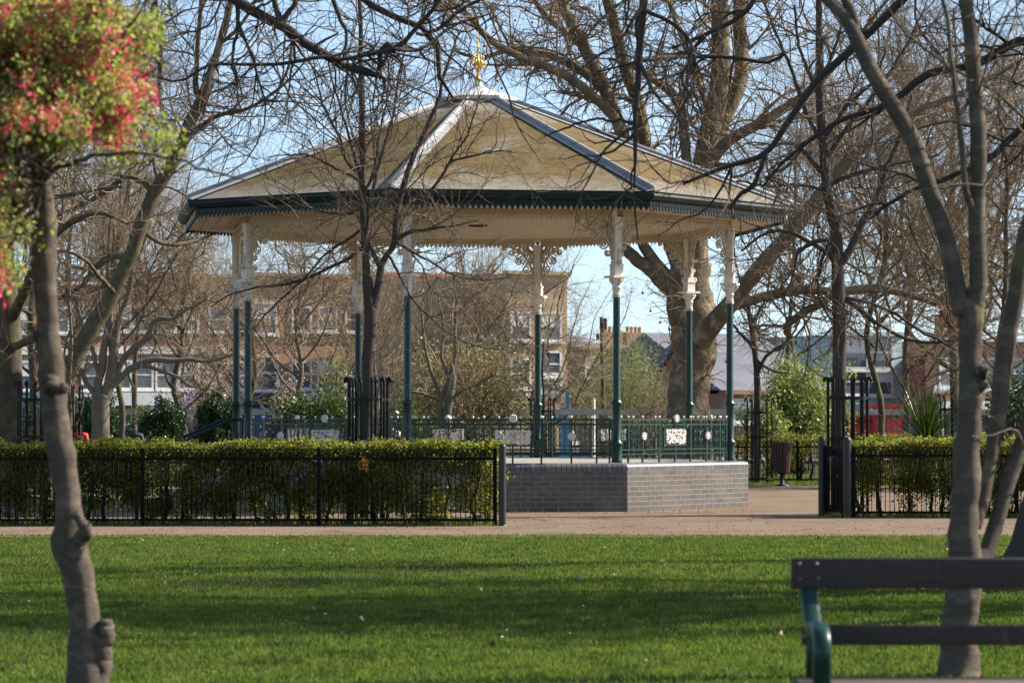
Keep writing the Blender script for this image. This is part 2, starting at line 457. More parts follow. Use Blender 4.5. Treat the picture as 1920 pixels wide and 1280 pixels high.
# fretwork spandrel brackets
def spiral(mb, cu, cz, r, turns, a0, w=.009, hand=1, y=0):
    t = np.linspace(0, 1, 22); a = a0 + hand * t * turns * 2 * PI; rr = r * (1 - .8 * t)
    mb.tube(np.stack([cu + rr * np.cos(a), np.full(22, y), cz + rr * np.sin(a)], 1), w, 5)
br = MB()
zt = 4.36; W = .56; H = .62
t = np.linspace(0, PI / 2, 16)
br.tube(np.stack([W * (1 - np.cos(t)) * .98 + .07, 0 * t, zt - H + H * np.sin(t)], 1)[:, :], .020, 5)      # arch edge
br.tube(np.stack([.07 + W * .62 * (1 - np.cos(t)), 0 * t, zt - H * .62 + H * .62 * np.sin(t)], 1), .016, 5)
br.tube([(.075, 0, zt), (.075, 0, zt - H)], .016, 5); br.tube([(.06, 0, zt), (.07 + W, 0, zt)], .012, 5)
for a in np.linspace(.18, 1.4, 8):     # ribs fanning out of the corner
    r0, r1 = .08, .50
    br.tube([(.08 + r0 * math.cos(a), 0, zt - r0 * math.sin(a)), (.08 + r1 * .72 * math.cos(a), 0, zt - r1 * .72 * math.sin(a))], .011, 4)
    br.ball((.08 + .36 * math.cos(a), 0, zt - .36 * math.sin(a)), .017, 6)
for (u, z, r, a0, h) in ((.20, zt - .40, .075, 2.5, 1), (.33, zt - .27, .07, 2.2, -1), (.46, zt - .12, .06, 2.0, 1), (.13, zt - .53, .05, 1.2, -1),
                         (.20, zt - .12, .06, 0, 1), (.33, zt - .09, .05, 1, -1), (.14, zt - .25, .055, 3, 1), (.58, zt - .05, .045, 3, -1)):
    spiral(br, u, z, r, 1.6, a0, .014, h)
bro = br.build('bracket', M['cream'], bs, local=True)
first = True
for k in range(8):
    for sgn in (1, -1):
        o = bro if first else bro.copy(); 
        if not first: C.objects.link(o)
        first = False
        place(o, RC, ang(k), ang(k) + sgn * (PI / 2 + PI / 8))
# scrolls on the upper posts facing in and out
sc = MB(); spiral(sc, .115, 3.70, .045, 1.4, PI, .011, 1); spiral(sc, .10, 3.84, .03, 1.2, PI, .009, -1); sc.tube([(.06, 0, 3.66), (.075, 0, 3.9)], .01, 5)
sco = sc.build('scroll', M['white'], bs, local=True)
first = True
for k in range(8):
    for sgn in (0, PI):
        o = sco if first else sco.copy()
        if not first: C.objects.link(o)
        first = False
        place(o, RC, ang(k), ang(k) + sgn)

# beams between the columns with a drip fringe
Ls = 2 * RC * math.sin(PI / 8); RM = RC * math.cos(PI / 8)
bm = MB().box((0, 0, 4.425), (Ls - .17, .09, .085)); bm.box((0, -.006, 4.39), (Ls - .17, .12, .018))
fr = MB(); n = int(Ls / .075)
for i in range(n):
    u = -Ls / 2 + .1 + i * (Ls - .2) / (n - 1)
    fr.extr([(u - .03, 4.382), (u - .03, 4.35), (u - .012, 4.335), (u, 4.312), (u + .012, 4.335), (u + .03, 4.35), (u + .03, 4.382)], 1, -.01, .01)
bmo = bm.build('beam', M['cream'], bs, local=True); fro = fr.build('fringe', M['cream'], bmo, local=True)
for k in range(8):
    o = bmo if k == 0 else copy_tree(bmo, bs)
    place(o, RM, ang(k) + PI / 8, ang(k) + PI / 8 + PI / 2)

# ceiling of boards, its vent, gutter and toothed valance
RE = RC + .92
ce = MB(); prev = None
for i in range(23):
    r1 = (RE - .07) * (1 - i / 23); r2 = (RE - .07) * (1 - (i + 1) / 23) + .006
    ring_sweep(ce, [(r1, 4.478), (r1, 4.47), (r2 + .02, 4.47), (r2 + .012, 4.478)])
ce.prism(octo(RE - .08), 4.481, 4.50)
ce.build('ceiling', M['cream'], bs)
MB().lathe([(.0, 4.445), (.10, 4.447), (.15, 4.455), (.16, 4.469), (.0, 4.4695)], 20, (XC, YC, 0)).build('ceiling_vent', M['black'], bs)
gu = MB()
ring_sweep(gu, [(RE - .06, 4.60), (RE + .0, 4.555), (RE + .06, 4.575), (RE + .095, 4.63), (RE + .085, 4.665), (RE + .10, 4.69), (RE + .07, 4.69), (RE + .06, 4.60)])
ring_sweep(gu, [(RE - .08, 4.66), (RE - .08, 4.50), (RE - .05, 4.50), (RE - .05, 4.66)])
gu.build('gutter', M['green_dk'], bs)
RVm = (RE - .04) * math.cos(PI / 8); Lv = 2 * (RE - .04) * math.sin(PI / 8)
va = MB(); n = int(Lv / .082)
for i in range(n):
    w = Lv / n; u = -Lv / 2 + (i + .5) * w; h = w * .40
    va.extr([(u - w / 2, 4.64), (u - w / 2, 4.515), (u - h, 4.50), (u - h * .85, 4.462), (u - h * .45, 4.432), (u, 4.415), (u + h * .45, 4.432), (u + h * .85, 4.462), (u + h, 4.50), (u + w / 2, 4.515), (u + w / 2, 4.64)], 1, -.009, .009)
vao = va.build('valance', M['green_dk'], bs, local=True)
for k in range(8):
    o = vao if k == 0 else vao.copy()
    if k: C.objects.link(o)
    place(o, RVm, ang(k) + PI / 8, ang(k) + PI / 8 + PI / 2)
# roof: lapped bands of sheet, hip rolls, cap and finial
ro = MB(); z0, z1 = 4.685, 6.44; r0, r1 = RE + .06, .5
nbz = 6
for i in range(nbz):
    a, b = i / nbz, (i + 1) / nbz
    ring_sweep(ro, [(r0 + (r1 - r0) * a, z0 + (z1 - z0) * a + (.0015 if i else 0)), (r0 + (r1 - r0) * b, z0 + (z1 - z0) * b)], False)
    if i: ring_sweep(ro, [(r0 + (r1 - r0) * a, z0 + (z1 - z0) * a), (r0 + (r1 - r0) * a, z0 + (z1 - z0) * a + .0015)], False)
ring_sweep(ro, [(RE - .06, 4.63), (r0 + .0, z0 - .012), (r0, z0)], False)
ro.build('roof', M['roof'], bs)
hr = MB()
P0 = (r0 + .02, 0, z0 + .05); P1 = (r1, 0, z1 + .045)
hr.tube([P0, P1], .045, 10)
dv = np.array(P1) - np.array(P0); L = np.linalg.norm(dv); pitch = math.atan2(dv[2], -dv[0])
for sy in (1, -1):
    V = []
    for (x, z) in ((P0[0], P0[2] - .02), (P1[0], P1[2] - .02)):
        for (dy, dz) in ((0, 0), (.115, -.03), (.115, -.02), (0, .02)): V.append((x, sy * dy, z + dz))
    hr.add(V, [[[j, (j + 1) % 4, 4 + (j + 1) % 4, 4 + j] for j in range(4)], [[0, 1, 2, 3]], [[4, 5, 6, 7]]])
hro = hr.build('hip_roll', M['lead'], bs, local=True)
for k in range(8):
    o = hro if k == 0 else hro.copy()
    if k: C.objects.link(o)
    o.rotation_euler = (0, 0, ang(k))
ca = MB(); ring_sweep(ca, [(.1, 6.40), (.60, 6.44), (.66, 6.45), (.67, 6.50), (.62, 6.505), (.2, 6.64), (.09, 6.70), (.05, 6.78), (.02, 6.80)], False)
cao = ca.build('roof_cap', M['zinc'], bs)
fi = MB().lathe([(.05, 6.76), (.06, 6.80), (.03, 6.84), (.022, 6.9), (.03, 6.93), (.018, 6.96), (.018, 7.04), (.04, 7.06), (.045, 7.09), (.018, 7.12), (.012, 7.3), (.022, 7.33), (.006, 7.36), (.004, 7.58), (.0005, 7.6)], 10, (XC, YC, 0))
for k in range(4):
    q = MB()
    spiral(q, .11, 7.05, .042, 1.2, PI * .75, .012, -1); spiral(q, .075, 7.17, .035, 1.2, -PI * .6, .011, 1)
    q.tube([(0, 0, 7.09), (.05, 0, 7.105), (.11, 0, 7.10)], .013, 6); q.tube([(.02, 0, 6.93), (.05, 0, 7.0), (.07, 0, 7.06)], .012, 6)
    fi.merge(q, lambda V, a=k * PI / 2 + .5: rot(V, a) + np.array([XC, YC, 0]))
fi.build('finial', M['gold'], bs)

# railing panels on seven sides
Lr = Ls - .16
rl = MB()
for z, h in ((1.36, .022), (1.285, .02), (.91, .018), (.842, .018)): rl.box((0, 0, z), (Lr, .022, h))
posts = [0, .43, -.43, .88, -.88, 1.26, -1.26, Lr / 2 - .03, -Lr / 2 + .03]
for u in posts:
    rl.box((u, 0, (ZF + 1.36) / 2 - .012), (.024, .026, 1.36 - ZF + .024))
us = [u for u in np.arange(-Lr / 2 + .09, Lr / 2 - .06, .0775) if min(abs(u - p) for p in posts) > .03]
for i, u in enumerate(us):
    if abs(u) < .30: continue
    z = np.linspace(.91, 1.285, 20)
    amp = .013 if i % 3 else 0
    rl.tube(np.stack([u + amp * np.sin((z - .91) / .375 * 6 * PI), 0 * z, z], 1), .0075, 5)
    if i % 2: rl.tube([(u, 0, .842), (u, 0, .91)], .006, 4)
for i, u in enumerate(us): rl.tube([(u, 0, 1.285), (u, 0, 1.36)], .005, 4) if i % 4 == 0 else None
for s in (1, -1):
    rl.tube([(s * .03, -.012, 1.355), (s * .15, -.012, 1.335), (s * .30, -.012, 1.29)], .008, 5)
    rl.tube([(s * .05, -.012, 1.33), (s * .06, -.012, 1.30), (0, -.012, 1.26)], .007, 5)
    rl.tube([(s * .27, -.012, 1.2), (s * .36, -.012, 1.285)], .008, 5); rl.tube([(s * .27, -.012, .995), (s * .36, -.012, .90)], .008, 5)
rl.box((0, 0, 1.215), (.62, .03, .03)); rl.box((0, 0, .978), (.62, .03, .03))
for s in (1, -1): rl.box((s * .305, 0, 1.097), (.022, .028, .21))
rlo = rl.build('railing', M['green'], bs, local=True)
rg = np.random.default_rng(5)
pq = MB()
for i in range(11):
    for j in range(5):
        u = -.25 + i * .05 + rg.uniform(-.012, .012); z = 1.012 + j * .043 + rg.uniform(-.01, .01)
        if rg.random() < .55: pq.ball((u, -.018, z), rg.uniform(.018, .028), 7, (1, .55, rg.uniform(.5, .9)))
        else: spiral(pq, u, z, .026, 1.3, rg.uniform(0, 6), .009, rg.choice([-1, 1]), -.018)
for i in range(8): pq.ball((-.235 + i * .067, -.015, 1.19), .018, 6, (.7, .5, 1.3))
pqo = pq.build('plaque', M['white'], rlo, local=True)
rs = MB()
rs.lathe([(.0005, -.012), (.02, -.018), (.025, -.008), (.036, -.006), (.048, -.014), (.06, -.006), (.062, .008), (.0005, .008)], 20)
for k in range(10): rs.ball((.05 * math.cos(k * PI / 5), .05 * math.sin(k * PI / 5), -.01), .014, 6)
rsm = MB().merge(rs, lambda V: rot(V, 0, 0, PI / 2) * np.array([1, -1, 1]))
rso = rsm.build('rosette', M['white'], rlo, local=True); rso.location = (0, -.03, 1.375)
for u in (.88, -.88):
    o = rso.copy(); C.objects.link(o); o.location = (u, -.026, 1.11)
bl = MB().ball((0, 0, 0), .02, 8).tube([(0, 0, -.03), (0, 0, 0)], .008, 5)
blo = bl.build('ball_finial', M['white'], rlo, local=True); blo.location = (.43, 0, 1.40)
for u in posts[2:]:
    o = blo.copy(); C.objects.link(o); o.location = (u, 0, 1.40)
first = True
for k in range(8):
    if k == 5: continue
    o = rlo if first else copy_tree(rlo, bs); first = False
    place(o, RM, ang(k) + PI / 8, ang(k) + PI / 8 + PI / 2)
# steps with sloping handrails on the open side
a5 = ang(5) + PI / 8
stp = MB(); stp.box((-1.95, 0, .27), (.36, 2.3, .54)); stp.box((-1.60 - .66, 0, .18), (.34, 2.3, .36)); stp.box((-2.60, 0, .09), (.34, 2.3, .18))
sto = MB().merge(stp, lambda V: rot(V * np.array([-1, 1, 1]), a5) + np.array([XC + (RP * .9239 - 1.80) * math.cos(a5), YC + (RP * .9239 - 1.80) * math.sin(a5), 0]))
sto.build('steps', M['paving'], bs)
for s in (-1, 1):
    hd = MB(); y = s * 1.2; r0_ = RP * .9239
    hd.tube([(RM + .05, y, 1.36), (r0_ - .05, y, 1.36), (r0_ + .95, y, .92), (r0_ + 1.0, y, .87)], .024, 8)
    hd.tube([(r0_ + .97, y, -.02), (r0_ + .97, y, .9)], .02, 8); hd.tube([(RM + .06, y, ZF), (RM + .06, y, 1.36)], .02, 8)
    hd.tube([(RM + .05, y, 1.05), (r0_ - .05, y, 1.05), (r0_ + .95, y, .6)], .012, 6)
    MB().merge(hd, lambda V: rot(V, a5) + np.array([XC, YC, 0])).build('handrail', M['green_dk'], bs)
# ================================================================== ground, paths, street
rng = np.random.default_rng(11)
def mat_lawn():
    t = NT('lawn_soil'); p = t.world()
    f = t.noise(p, .5, 5, .6); g = t.noise(p, 30, 6, .75)
    col = t.ramp(f, [(.3, (.045, .05, .016)), (.55, (.06, .06, .022)), (.75, (.11, .085, .05))])
    col = t.mix(t.math('MULTIPLY', g, .7), col, (.018, .03, .007))
    return t.finish(t.principled(col, .95, 0, g, .6, .03, .1))
def mat_path():
    t = NT('gravel_path'); p = t.world()
    f = t.noise(p, .45, 5, .6); g = t.noise(p, 55, 6, .8); h = t.noise(p, 9, 6, .75)
    col = t.ramp(t.noise(p, .8, 6, .7, .5), [(.34, (.135, .096, .07)), (.48, (.20, .146, .104)), (.62, (.24, .178, .128)), (.75, (.175, .135, .10))])
    col = t.mix(t.ramp(g, [(.40, (1, 1, 1)), (.56, (0, 0, 0))]), col, (.12, .085, .065))
    col = t.mix(t.math('MULTIPLY', t.ramp(h, [(.55, (0, 0, 0)), (.72, (1, 1, 1))]), .55), col, (.31, .25, .19))
    return t.finish(t.principled(col, .95, 0, g, .5, .012, .04))
def mat_asph(name, c):
    t = NT(name); p = t.world(); g = t.noise(p, 20, 6, .8)
    return t.finish(t.principled(t.ramp(g, [(.3, tuple(x * .7 for x in c)), (.7, c)]), .9, 0, g, .3, .01, .2))
def sheet(name, x0, x1, y0, y1, z, mat, nx=2, ny=2, wav=0, edge=None):
    X, Y = np.meshgrid(np.linspace(x0, x1, nx), np.linspace(y0, y1, ny))
    Z = np.full_like(X, z)
    if wav: Z = Z + wav * hgt(X, Y)
    V = np.stack([X, Y, Z], -1).reshape(-1, 3)
    if edge is not None: V = edge(V)
    i = np.arange(ny - 1)[:, None] * nx + np.arange(nx - 1)[None]; i = i.ravel()
    o = bpy.data.objects.new(name, np_mesh(name, V, [np.stack([i, i + 1, i + nx + 1, i + nx], 1)], np.ones(len(i), bool), [mat])); C.objects.link(o)
    o['kind'] = 'structure'; ORG[o.name] = np.zeros(3); return o
_ph = rng.uniform(0, 6.28, (14, 3)); _fr = rng.uniform(.25, 2.2, (14, 2)) * rng.choice([-1, 1], (14, 2))
def hgt(X, Y):
    return sum(np.sin(X * a + Y * b + p[0]) / (1 + abs(a) + abs(b)) for p, (a, b) in zip(_ph, _fr)) / 3
YP = 35.8                                   # where the lawn meets the path
wob = lambda x: .12 * np.sin(x * .9 + 1) + .07 * np.sin(x * 2.7) + .03 * np.sin(x * 7.1 + 2)
sheet('ground', -400, 400, -40, 900, -.03, mat_lawn())
def lawn_z(X, Y): return .035 * hgt(X, Y) * np.clip((YP - .2 - Y) / 1.2, 0, 1) - .004
def le(V):
    m = V[:, 1] > YP - .02
    V[m, 1] = YP + wob(V[m, 0]); V[:, 2] = lawn_z(V[:, 0], V[:, 1]); return V
lw = sheet('lawn', -16, 16, 4, YP, 0, mat_lawn(), 160, 170, 0, le); lw['kind'] = 'structure'
MP = mat_path()
def pe(V):
    m = V[:, 1] < YP - .3
    V[m, 1] = YP - .25; return V
sheet('path', -40, 40, YP - .5, 62, .002, MP, 120, 40, .0)
sheet('verge', -60, 60, 62, 93, .006, mat_lawn(), 20, 10)
sheet('pavement', -130, 130, 93.5, 98, .12, mat_asph('paving_grey', (.3, .28, .26)))
sheet('road', -160, 160, 98, 146, .0, mat_asph('asphalt', (.06, .06, .062)))
sheet('far_pavement', -160, 160, 146, 170, .12, mat_asph('paving_far', (.28, .26, .25)))

# grass blades, each one a bent leaf; thinner on bare patches
def blades(name, X, Y, Z, hmin, hmax, wid, mat, rng, lean=.5):
    n = len(X)
    h = rng.uniform(hmin, hmax, n); a = rng.uniform(0, 2 * PI, n); d = rng.uniform(0, 2 * PI, n); ln = rng.uniform(.1, lean, n) * h
    w = wid * rng.uniform(.6, 1.3, n)
    V = np.empty((n, 5, 3)); wx, wy = np.cos(a) * w, np.sin(a) * w; dx, dy = np.cos(d) * ln, np.sin(d) * ln
    V[:, 0] = np.stack([X - wx, Y - wy, Z], 1); V[:, 1] = np.stack([X + wx, Y + wy, Z], 1)
    V[:, 2] = np.stack([X + wx * .8 + dx * .35, Y + wy * .8 + dy * .35, Z + h * .6], 1); V[:, 3] = np.stack([X - wx * .8 + dx * .35, Y - wy * .8 + dy * .35, Z + h * .6], 1)
    V[:, 4] = np.stack([X + dx, Y + dy, Z + h * (1 - .25 * ln / h)], 1)
    b = np.arange(n)[:, None] * 5
    o = bpy.data.objects.new(name, np_mesh(name, V.reshape(-1, 3), [np.hstack([b, b + 1, b + 2, b + 3]), np.hstack([b + 3, b + 2, b + 4])], None, [mat])); C.objects.link(o)
    ORG[o.name] = np.zeros(3); return o
def mat_grass():
    t = NT('grass_blade'); g = t.n('ShaderNodeNewGeometry'); r = g.outputs['Random Per Island']; p = g.outputs['Position']
    col = t.ramp(r, [(.0, (.064, .112, .026)), (.35, (.094, .165, .033)), (.65, (.128, .20, .04)), (.9, (.20, .23, .06)), (1, (.30, .27, .12))])
    f = t.noise(p, .55, 5, .65); f2 = t.noise(p, 2.6, 4, .6)
    col = t.mix(t.ramp(f, [(.42, (0, 0, 0)), (.68, (1, 1, 1))]), col, t.mix(.6, col, (.15, .165, .04)))
    col = t.mix(t.ramp(f2, [(.35, (.75, .75, .75)), (.52, (0, 0, 0))]), col, (.034, .072, .02))
    q = t.principled(col, .8, 0, None, spec=.05)
    tr = t.n('ShaderNodeBsdfTranslucent'); t.l(t.mix(1, col, (1.1, 1.15, .5), 'MULTIPLY'), tr.inputs['Color'])
    mx = t.n('ShaderNodeMixShader'); mx.inputs[0].default_value = .4; t.l(q, mx.inputs[1]); t.l(tr.outputs[0], mx.inputs[2])
    return t.finish(mx.outputs[0])
MG = mat_grass()
Xs = []; Ys = []
for (y0, y1, dens) in ((9.5, 14, 900), (14, 19, 2600), (19, 25, 1900), (25, 31, 1300), (31, YP + .25, 1150)):
    hw = y1 * .1685 + 2.6; n = int((y1 - y0) * 2 * hw * dens)
    Xs.append(rng.uniform(-hw, hw, n)); Ys.append(rng.uniform(y0, y1, n))
X = np.concatenate(Xs); Y = np.concatenate(Ys)
bare = hgt(X * 1.7 + 4, Y * 1.7)
keep = (Y < YP + wob(X) + rng.uniform(-.12, .06, len(X))) & (rng.random(len(X)) < np.clip(1.15 - .55 * (bare > .42), .16, 1))
X, Y = X[keep], Y[keep]
hs = 1 + .35 * hgt(X * 2 + 9, Y * 2 - 3)
gr = blades('grass', X, Y, lawn_z(X, Y), .016, .044, .0042, MG, rng, 1.0)
gr['kind'] = 'stuff'; gr['label'] = 'short lush green grass of the lawn in the foreground'
# tufts at the foot of the hedges and on the far verge
Xs = []; Ys = []
for (x0, x1, y0, y1, n) in ((-9, -.1, 38.85, 40.3, 5200), (4.4, 10, 41.9, 43.4, 3600), (-11, 13, 62, 66.5, 26000), (-14, 14, 66.5, 76, 16000), (-12, -1.0, 44, 60, 5000), (-4.2, 3.6, 43.9, 44.6, 120)):
    Xs.append(rng.uniform(x0, x1, n)); Ys.append(rng.uniform(y0, y1, n))
X = np.concatenate(Xs); Y = np.concatenate(Ys)
tg = blades('grass_tufts', X, Y, np.full(len(X), .0), .03, .11, .006, MG, rng, .9); tg['kind'] = 'stuff'; tg['label'] = 'rough grass tufts along the foot of hedges and verge'
# daisies in the lawn
n = 22; X = rng.uniform(-5, 5, n); Y = rng.uniform(16, YP - .3, n)
d = MB()
for x, y in zip(X, Y):
    if abs(x) > y * .17: continue
    d.ball((x, y, lawn_z(np.array(x), np.array(y)) + rng.uniform(.035, .055)), rng.uniform(.007, .012), 5, (1, 1, .5))
do = d.build('daisies', M['white']); do['kind'] = 'stuff'; do['label'] = 'scattered tiny white daisies in the lawn'
# dry leaves and grit on the path
n = 1500; X = rng.uniform(-6, 9, n); Y = YP + .1 + rng.gamma(1.6, 2.6, n)
V, Q = leaf_quads(np.stack([X, Y, np.full(n, .008)], 1), .03, rng, .7); V[:, 2] = .004 + np.abs(V[:, 2] - .008) * .5
ml = m_leaf('dry_leaf', [(.30, .2, .1), (.16, .09, .04), (.42, .32, .2), (.1, .06, .03)], .1, .8)
o = bpy.data.objects.new('fallen_leaves', np_mesh('fallen_leaves', V, [Q], None, [ml])); C.objects.link(o); o['kind'] = 'stuff'; o['label'] = 'dry leaf litter scattered on the gravel path'

# a few dry leaves and twigs lying in the lawn
n = 130; Y = rng.uniform(16, YP - .2, n); X = rng.uniform(-1, 1, n) * Y * .175
V, Q = leaf_quads(np.stack([X, Y, lawn_z(X, Y) + .045], 1), .05, rng, .7); V[:, 2] = np.maximum(V[:, 2] - .01, .03)
o = bpy.data.objects.new('fallen_leaves', np_mesh('lawn_litter', V, [Q], None, [ml])); C.objects.link(o); o['kind'] = 'stuff'; o['label'] = 'few dry brown leaves lying in the lawn'

# ================================================================== hedges and bow-top fences
M['hedge_leaf'] = m_leaf('hedge_leaf', [(.17, .215, .034), (.235, .28, .05), (.13, .17, .027), (.28, .30, .075), (.22, .165, .06), (.12, .10, .03)], .74, .55, 1.6)
M['hedge_wood'] = m_bark('hedge_wood', (.045, .036, .028), (.018, .014, .012), (.05, .06, .02), .4, 20)
M['dead_leaf'] = m_leaf('dead_leaf', [(.42, .17, .06), (.5, .25, .1), (.3, .12, .05)], .35, .6)
def hedge(label, x0, x1, y0, y1, top, dens, seed, body=1.0, open_x=None, rz=0):
    rng = np.random.default_rng(seed); L = x1 - x0; W = y1 - y0
    root = thing('hedge', label, 'hedge', ((x0 + x1) / 2, (y0 + y1) / 2, 0))
    ns = int(L / .30); xs = np.linspace(x0 + .1, x1 - .1, ns) + rng.normal(0, .06, ns)
    P = []; R = []
    for x in xs:
        y = (y0 + y1) / 2 + rng.normal(0, W * .14); z = np.linspace(0, top - .13, 9)
        wx = np.cumsum(rng.normal(0, .028, 9)); wy = np.cumsum(rng.normal(0, .025, 9))
        P.append(np.stack([x + wx, y + wy, z], 1)); R.append(np.linspace(rng.uniform(.018, .042), .010, 9))
    P = np.array(P); R = np.array(R)
    sm = MB(); V, Q = tubes(P, R, 7, .15, rng); sm.add(V, [Q], True)
    P1, R1 = grow(P, R, dict(dens=6.5, len=(.25, .75), ang=(45, 95), r=.010, N=7, up=.02, curl=.26, lift=.05, t0=.2), rng)
    P2, R2 = grow(P1, R1, dict(dens=6, len=(.1, .34), ang=(30, 80), r=.0045, N=4, up=.06, curl=.2), rng)
    # the hedge is clipped: keep what stays inside
    for (p, r, k) in ((P1, R1, 5), (P2, R2, 3)):
        p[..., 2] = np.minimum(p[..., 2], top - .03 - .05 * rng.random(p.shape[:2])); p[..., 0] = np.clip(p[..., 0], x0, x1); p[..., 1] = np.clip(p[..., 1], y0 + .02, y1)
        V, Q = tubes(p, r, k); sm.add(V, [Q], True)
    sm.build('stems', M['hedge_wood'], root)
    # leaves: thick on the clipped top, in loose clumps on the sides
    n = int(L * dens)
    n1 = int(n * .36)
    xa = rng.uniform(x0, x1, n1); ya = rng.uniform(y0, y1, n1)
    gap = .5 + .5 * np.sin(xa * 5.1 + seed) * np.sin(xa * 2.3 + 1 + seed)
    za = top - .17 * rng.random(n1) ** 1.1 - .05 * gap + .02 * np.sin(xa * 3.3) + .03 * rng.random(n1) * np.sin(xa * 17 + 3 * np.sin(ya * 9))
    cl = int(L * 42 * body); cx = rng.uniform(x0, x1, cl); cy = y0 + (y1 - y0) * rng.beta(.8, 1.7, cl); cz = .05 + (top - .13) * rng.random(cl) ** .62
    k = rng.integers(0, cl, n - n1)
    xb = cx[k] + rng.normal(0, .085, n - n1); yb = np.clip(cy[k] + rng.normal(0, .07, n - n1), y0 - .05, y1 + .05); zb_ = cz[k] + rng.normal(0, .075, n - n1)
    Pl = np.stack([np.r_[xa, xb], np.r_[ya, yb], np.clip(np.r_[za, zb_], .02, top + .03)], 1)
    V, Q = leaf_quads(Pl, .041, rng, .72, .1)
    lo = bpy.data.objects.new('leaves', np_mesh('leaves', V - ORG[root.name], [Q], None, [M['hedge_leaf']])); C.objects.link(lo); lo.parent = root
    return root
def fence(label, pts, top, post_at, seed=0, bar=.062, group=None):
    """bow-top railings along a straight run: panels between flat posts"""
    a, b = np.array(pts[0], float), np.array(pts[1], float); L = np.linalg.norm(b - a); d = (b - a) / L
    root = thing('bow_top_fence', label, 'fence', (*((a + b) / 2), 0))
    W = lambda s, z, off=0: np.array([a[0] + d[0] * s - d[1] * off, a[1] + d[1] * s + d[0] * off, z])
    ss = sorted([0] + list(post_at) + [L]); rz = math.atan2(d[1], d[0])
    for s0, s1 in zip(ss[:-1], ss[1:]):
        p = MB(); zr = top - .125
        for z in (zr, .075): p.box(W((s0 + s1) / 2, z), (s1 - s0 - .02, .012, .034), rz)
        n = max(2, int(round((s1 - s0) / bar))); st = (s1 - s0) / n
        for i in range(n + 1):
            s = s0 + i * st
            if i == 0 or i == n: s += .02 if i == 0 else -.02
            p.tube([W(s, .06), W(s, zr)], .006, 6)
            if i + 2 <= n:     # hoop over two bays, interlaced with its neighbours
                r = st
                P = [W(s + r - r * math.cos(t), zr + .012 + (top - zr - .012) * math.sin(t), .004 if i % 2 else -.004) for t in np.linspace(0, PI, 13)]
                p.tube(P, .0062, 5)
        p.build('railing_panel', M['iron_matt'], root)
    for s in ss:
        MB().rbox(W(s, top / 2), (.052, .03, top + .02), .004, 2, 0, rz).build('post', M['iron_matt'], root)
    return root
def bollard(label, px, py, D, h, r=.045):
    o = thing('bollard_post', label, 'post', (gx(px, D), D, 0))
    MB().lathe([(r, -.05), (r, h - r * 1.1), (r * .98, h - r * .9), (r * .86, h - r * .45), (r * .6, h - r * .14), (r * .3, h - .003), (.0005, h)], 20, ORG[o.name]).build('shaft', M['post'], o)
    MB().lathe([(r + .014, -.02), (r + .014, .012), (r, .02)], 20, ORG[o.name]).build('base_collar', M['post'], o)
    return o
FL = 39.05
xr = gx(928, FL); fx = lambda px: gx(px, FL)
hedge('long clipped hedge with sparse leafy body behind the left railings, in front of the bandstand', -9.6, xr + .06, FL + .16, FL + .95, 1.085, 11000, 3)
fence('black bow-top railings along the front of the left hedge', ((-9.4, FL), (xr, FL)), .985, [fx(p) + 9.4 for p in (-392, -62, 268, 598)])
bollard('round-topped dark grey post at the right end of the left railings', 942, 985, 39.0, 1.055)
hedge('clipped hedge with bright leaf clumps right of the path gap, behind the leaning stems', gx(1602, 42.5), 11.5, 42.35, 43.2, 1.09, 11000, 4)
fence('black bow-top railings in front of the right hedge', ((gx(1600, 42.2), 42.2), (11.2, 42.2)), .985, [2.26, 4.5])
bollard('round-topped dark post in front, at the near corner of the right railings', 1588, 970, 42.2, 1.125, .058)
bollard('round-topped dark post behind, at the back end of the short return railings', 1541, 968, 43.1, 1.13, .055)
fence('short return run of bow-top railings between the two right-hand posts', ((gx(1548, 43.05), 43.05), (gx(1580, 42.25), 42.28)), .985, [])
hedge('far clipped hedge beyond the litter bin, behind low railings', 3.9, 13.5, 65.2, 66.1, 1.04, 2600, 6, .8)
fence('low far bow-top railings in front of the distant hedge', ((3.9, 65.0), (13.5, 65.0)), .9, [2.2, 4.4, 6.6], bar=.09)
# a bunch of dead orange leaves caught in the hedge
p0 = at(682, 868, 39.02); V, Q = leaf_quads(p0 + rng.normal(0, 1, (38, 3)) * [.022, .016, .04], .06, rng, .6, .6)
o = bpy.data.objects.new('dead_leaf_bunch', np_mesh('dead_leaf_bunch', V, [Q], None, [M['dead_leaf']])); C.objects.link(o)
tag(o, 'bunch of dead orange leaves caught in the left hedge railings', 'dead leaves')
# ================================================================== trees
M['bark_cherry'] = m_bark('cherry_bark', (.15, .116, .086), (.052, .040, .030), (.17, .145, .055), .38, 14, .3, .8, .016, True)
M['bark_dark'] = m_bark('dark_bark', (.060, .048, .042), (.026, .020, .018), (.055, .060, .025), .36, 10)
M['bark_plane'] = m_bark('plane_bark', (.215, .165, .092), (.06, .045, .028), (.30, .25, .145), .43, 3.2, .45, .8, .05)
M['bark_pale'] = m_bark('pale_bark', (.24, .20, .14), (.11, .09, .065), (.16, .15, .07), .4, 7)
M['bark_olive'] = m_bark('mossy_bark', (.085, .068, .043), (.035, .028, .018), (.09, .09, .03), .48, 5)
M['twig_dark'] = m_bark('dark_twig', (.115, .082, .060), (.056, .040, .032), None, .4, 30, bstr=.1)
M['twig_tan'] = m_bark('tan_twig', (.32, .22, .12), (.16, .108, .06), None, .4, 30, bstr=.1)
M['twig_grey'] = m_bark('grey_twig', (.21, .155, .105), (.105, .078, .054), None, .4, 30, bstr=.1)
M['twig_far'] = m_bark('far_twig', (.46, .34, .21), (.29, .21, .13), None, .4, 30, bstr=.1)

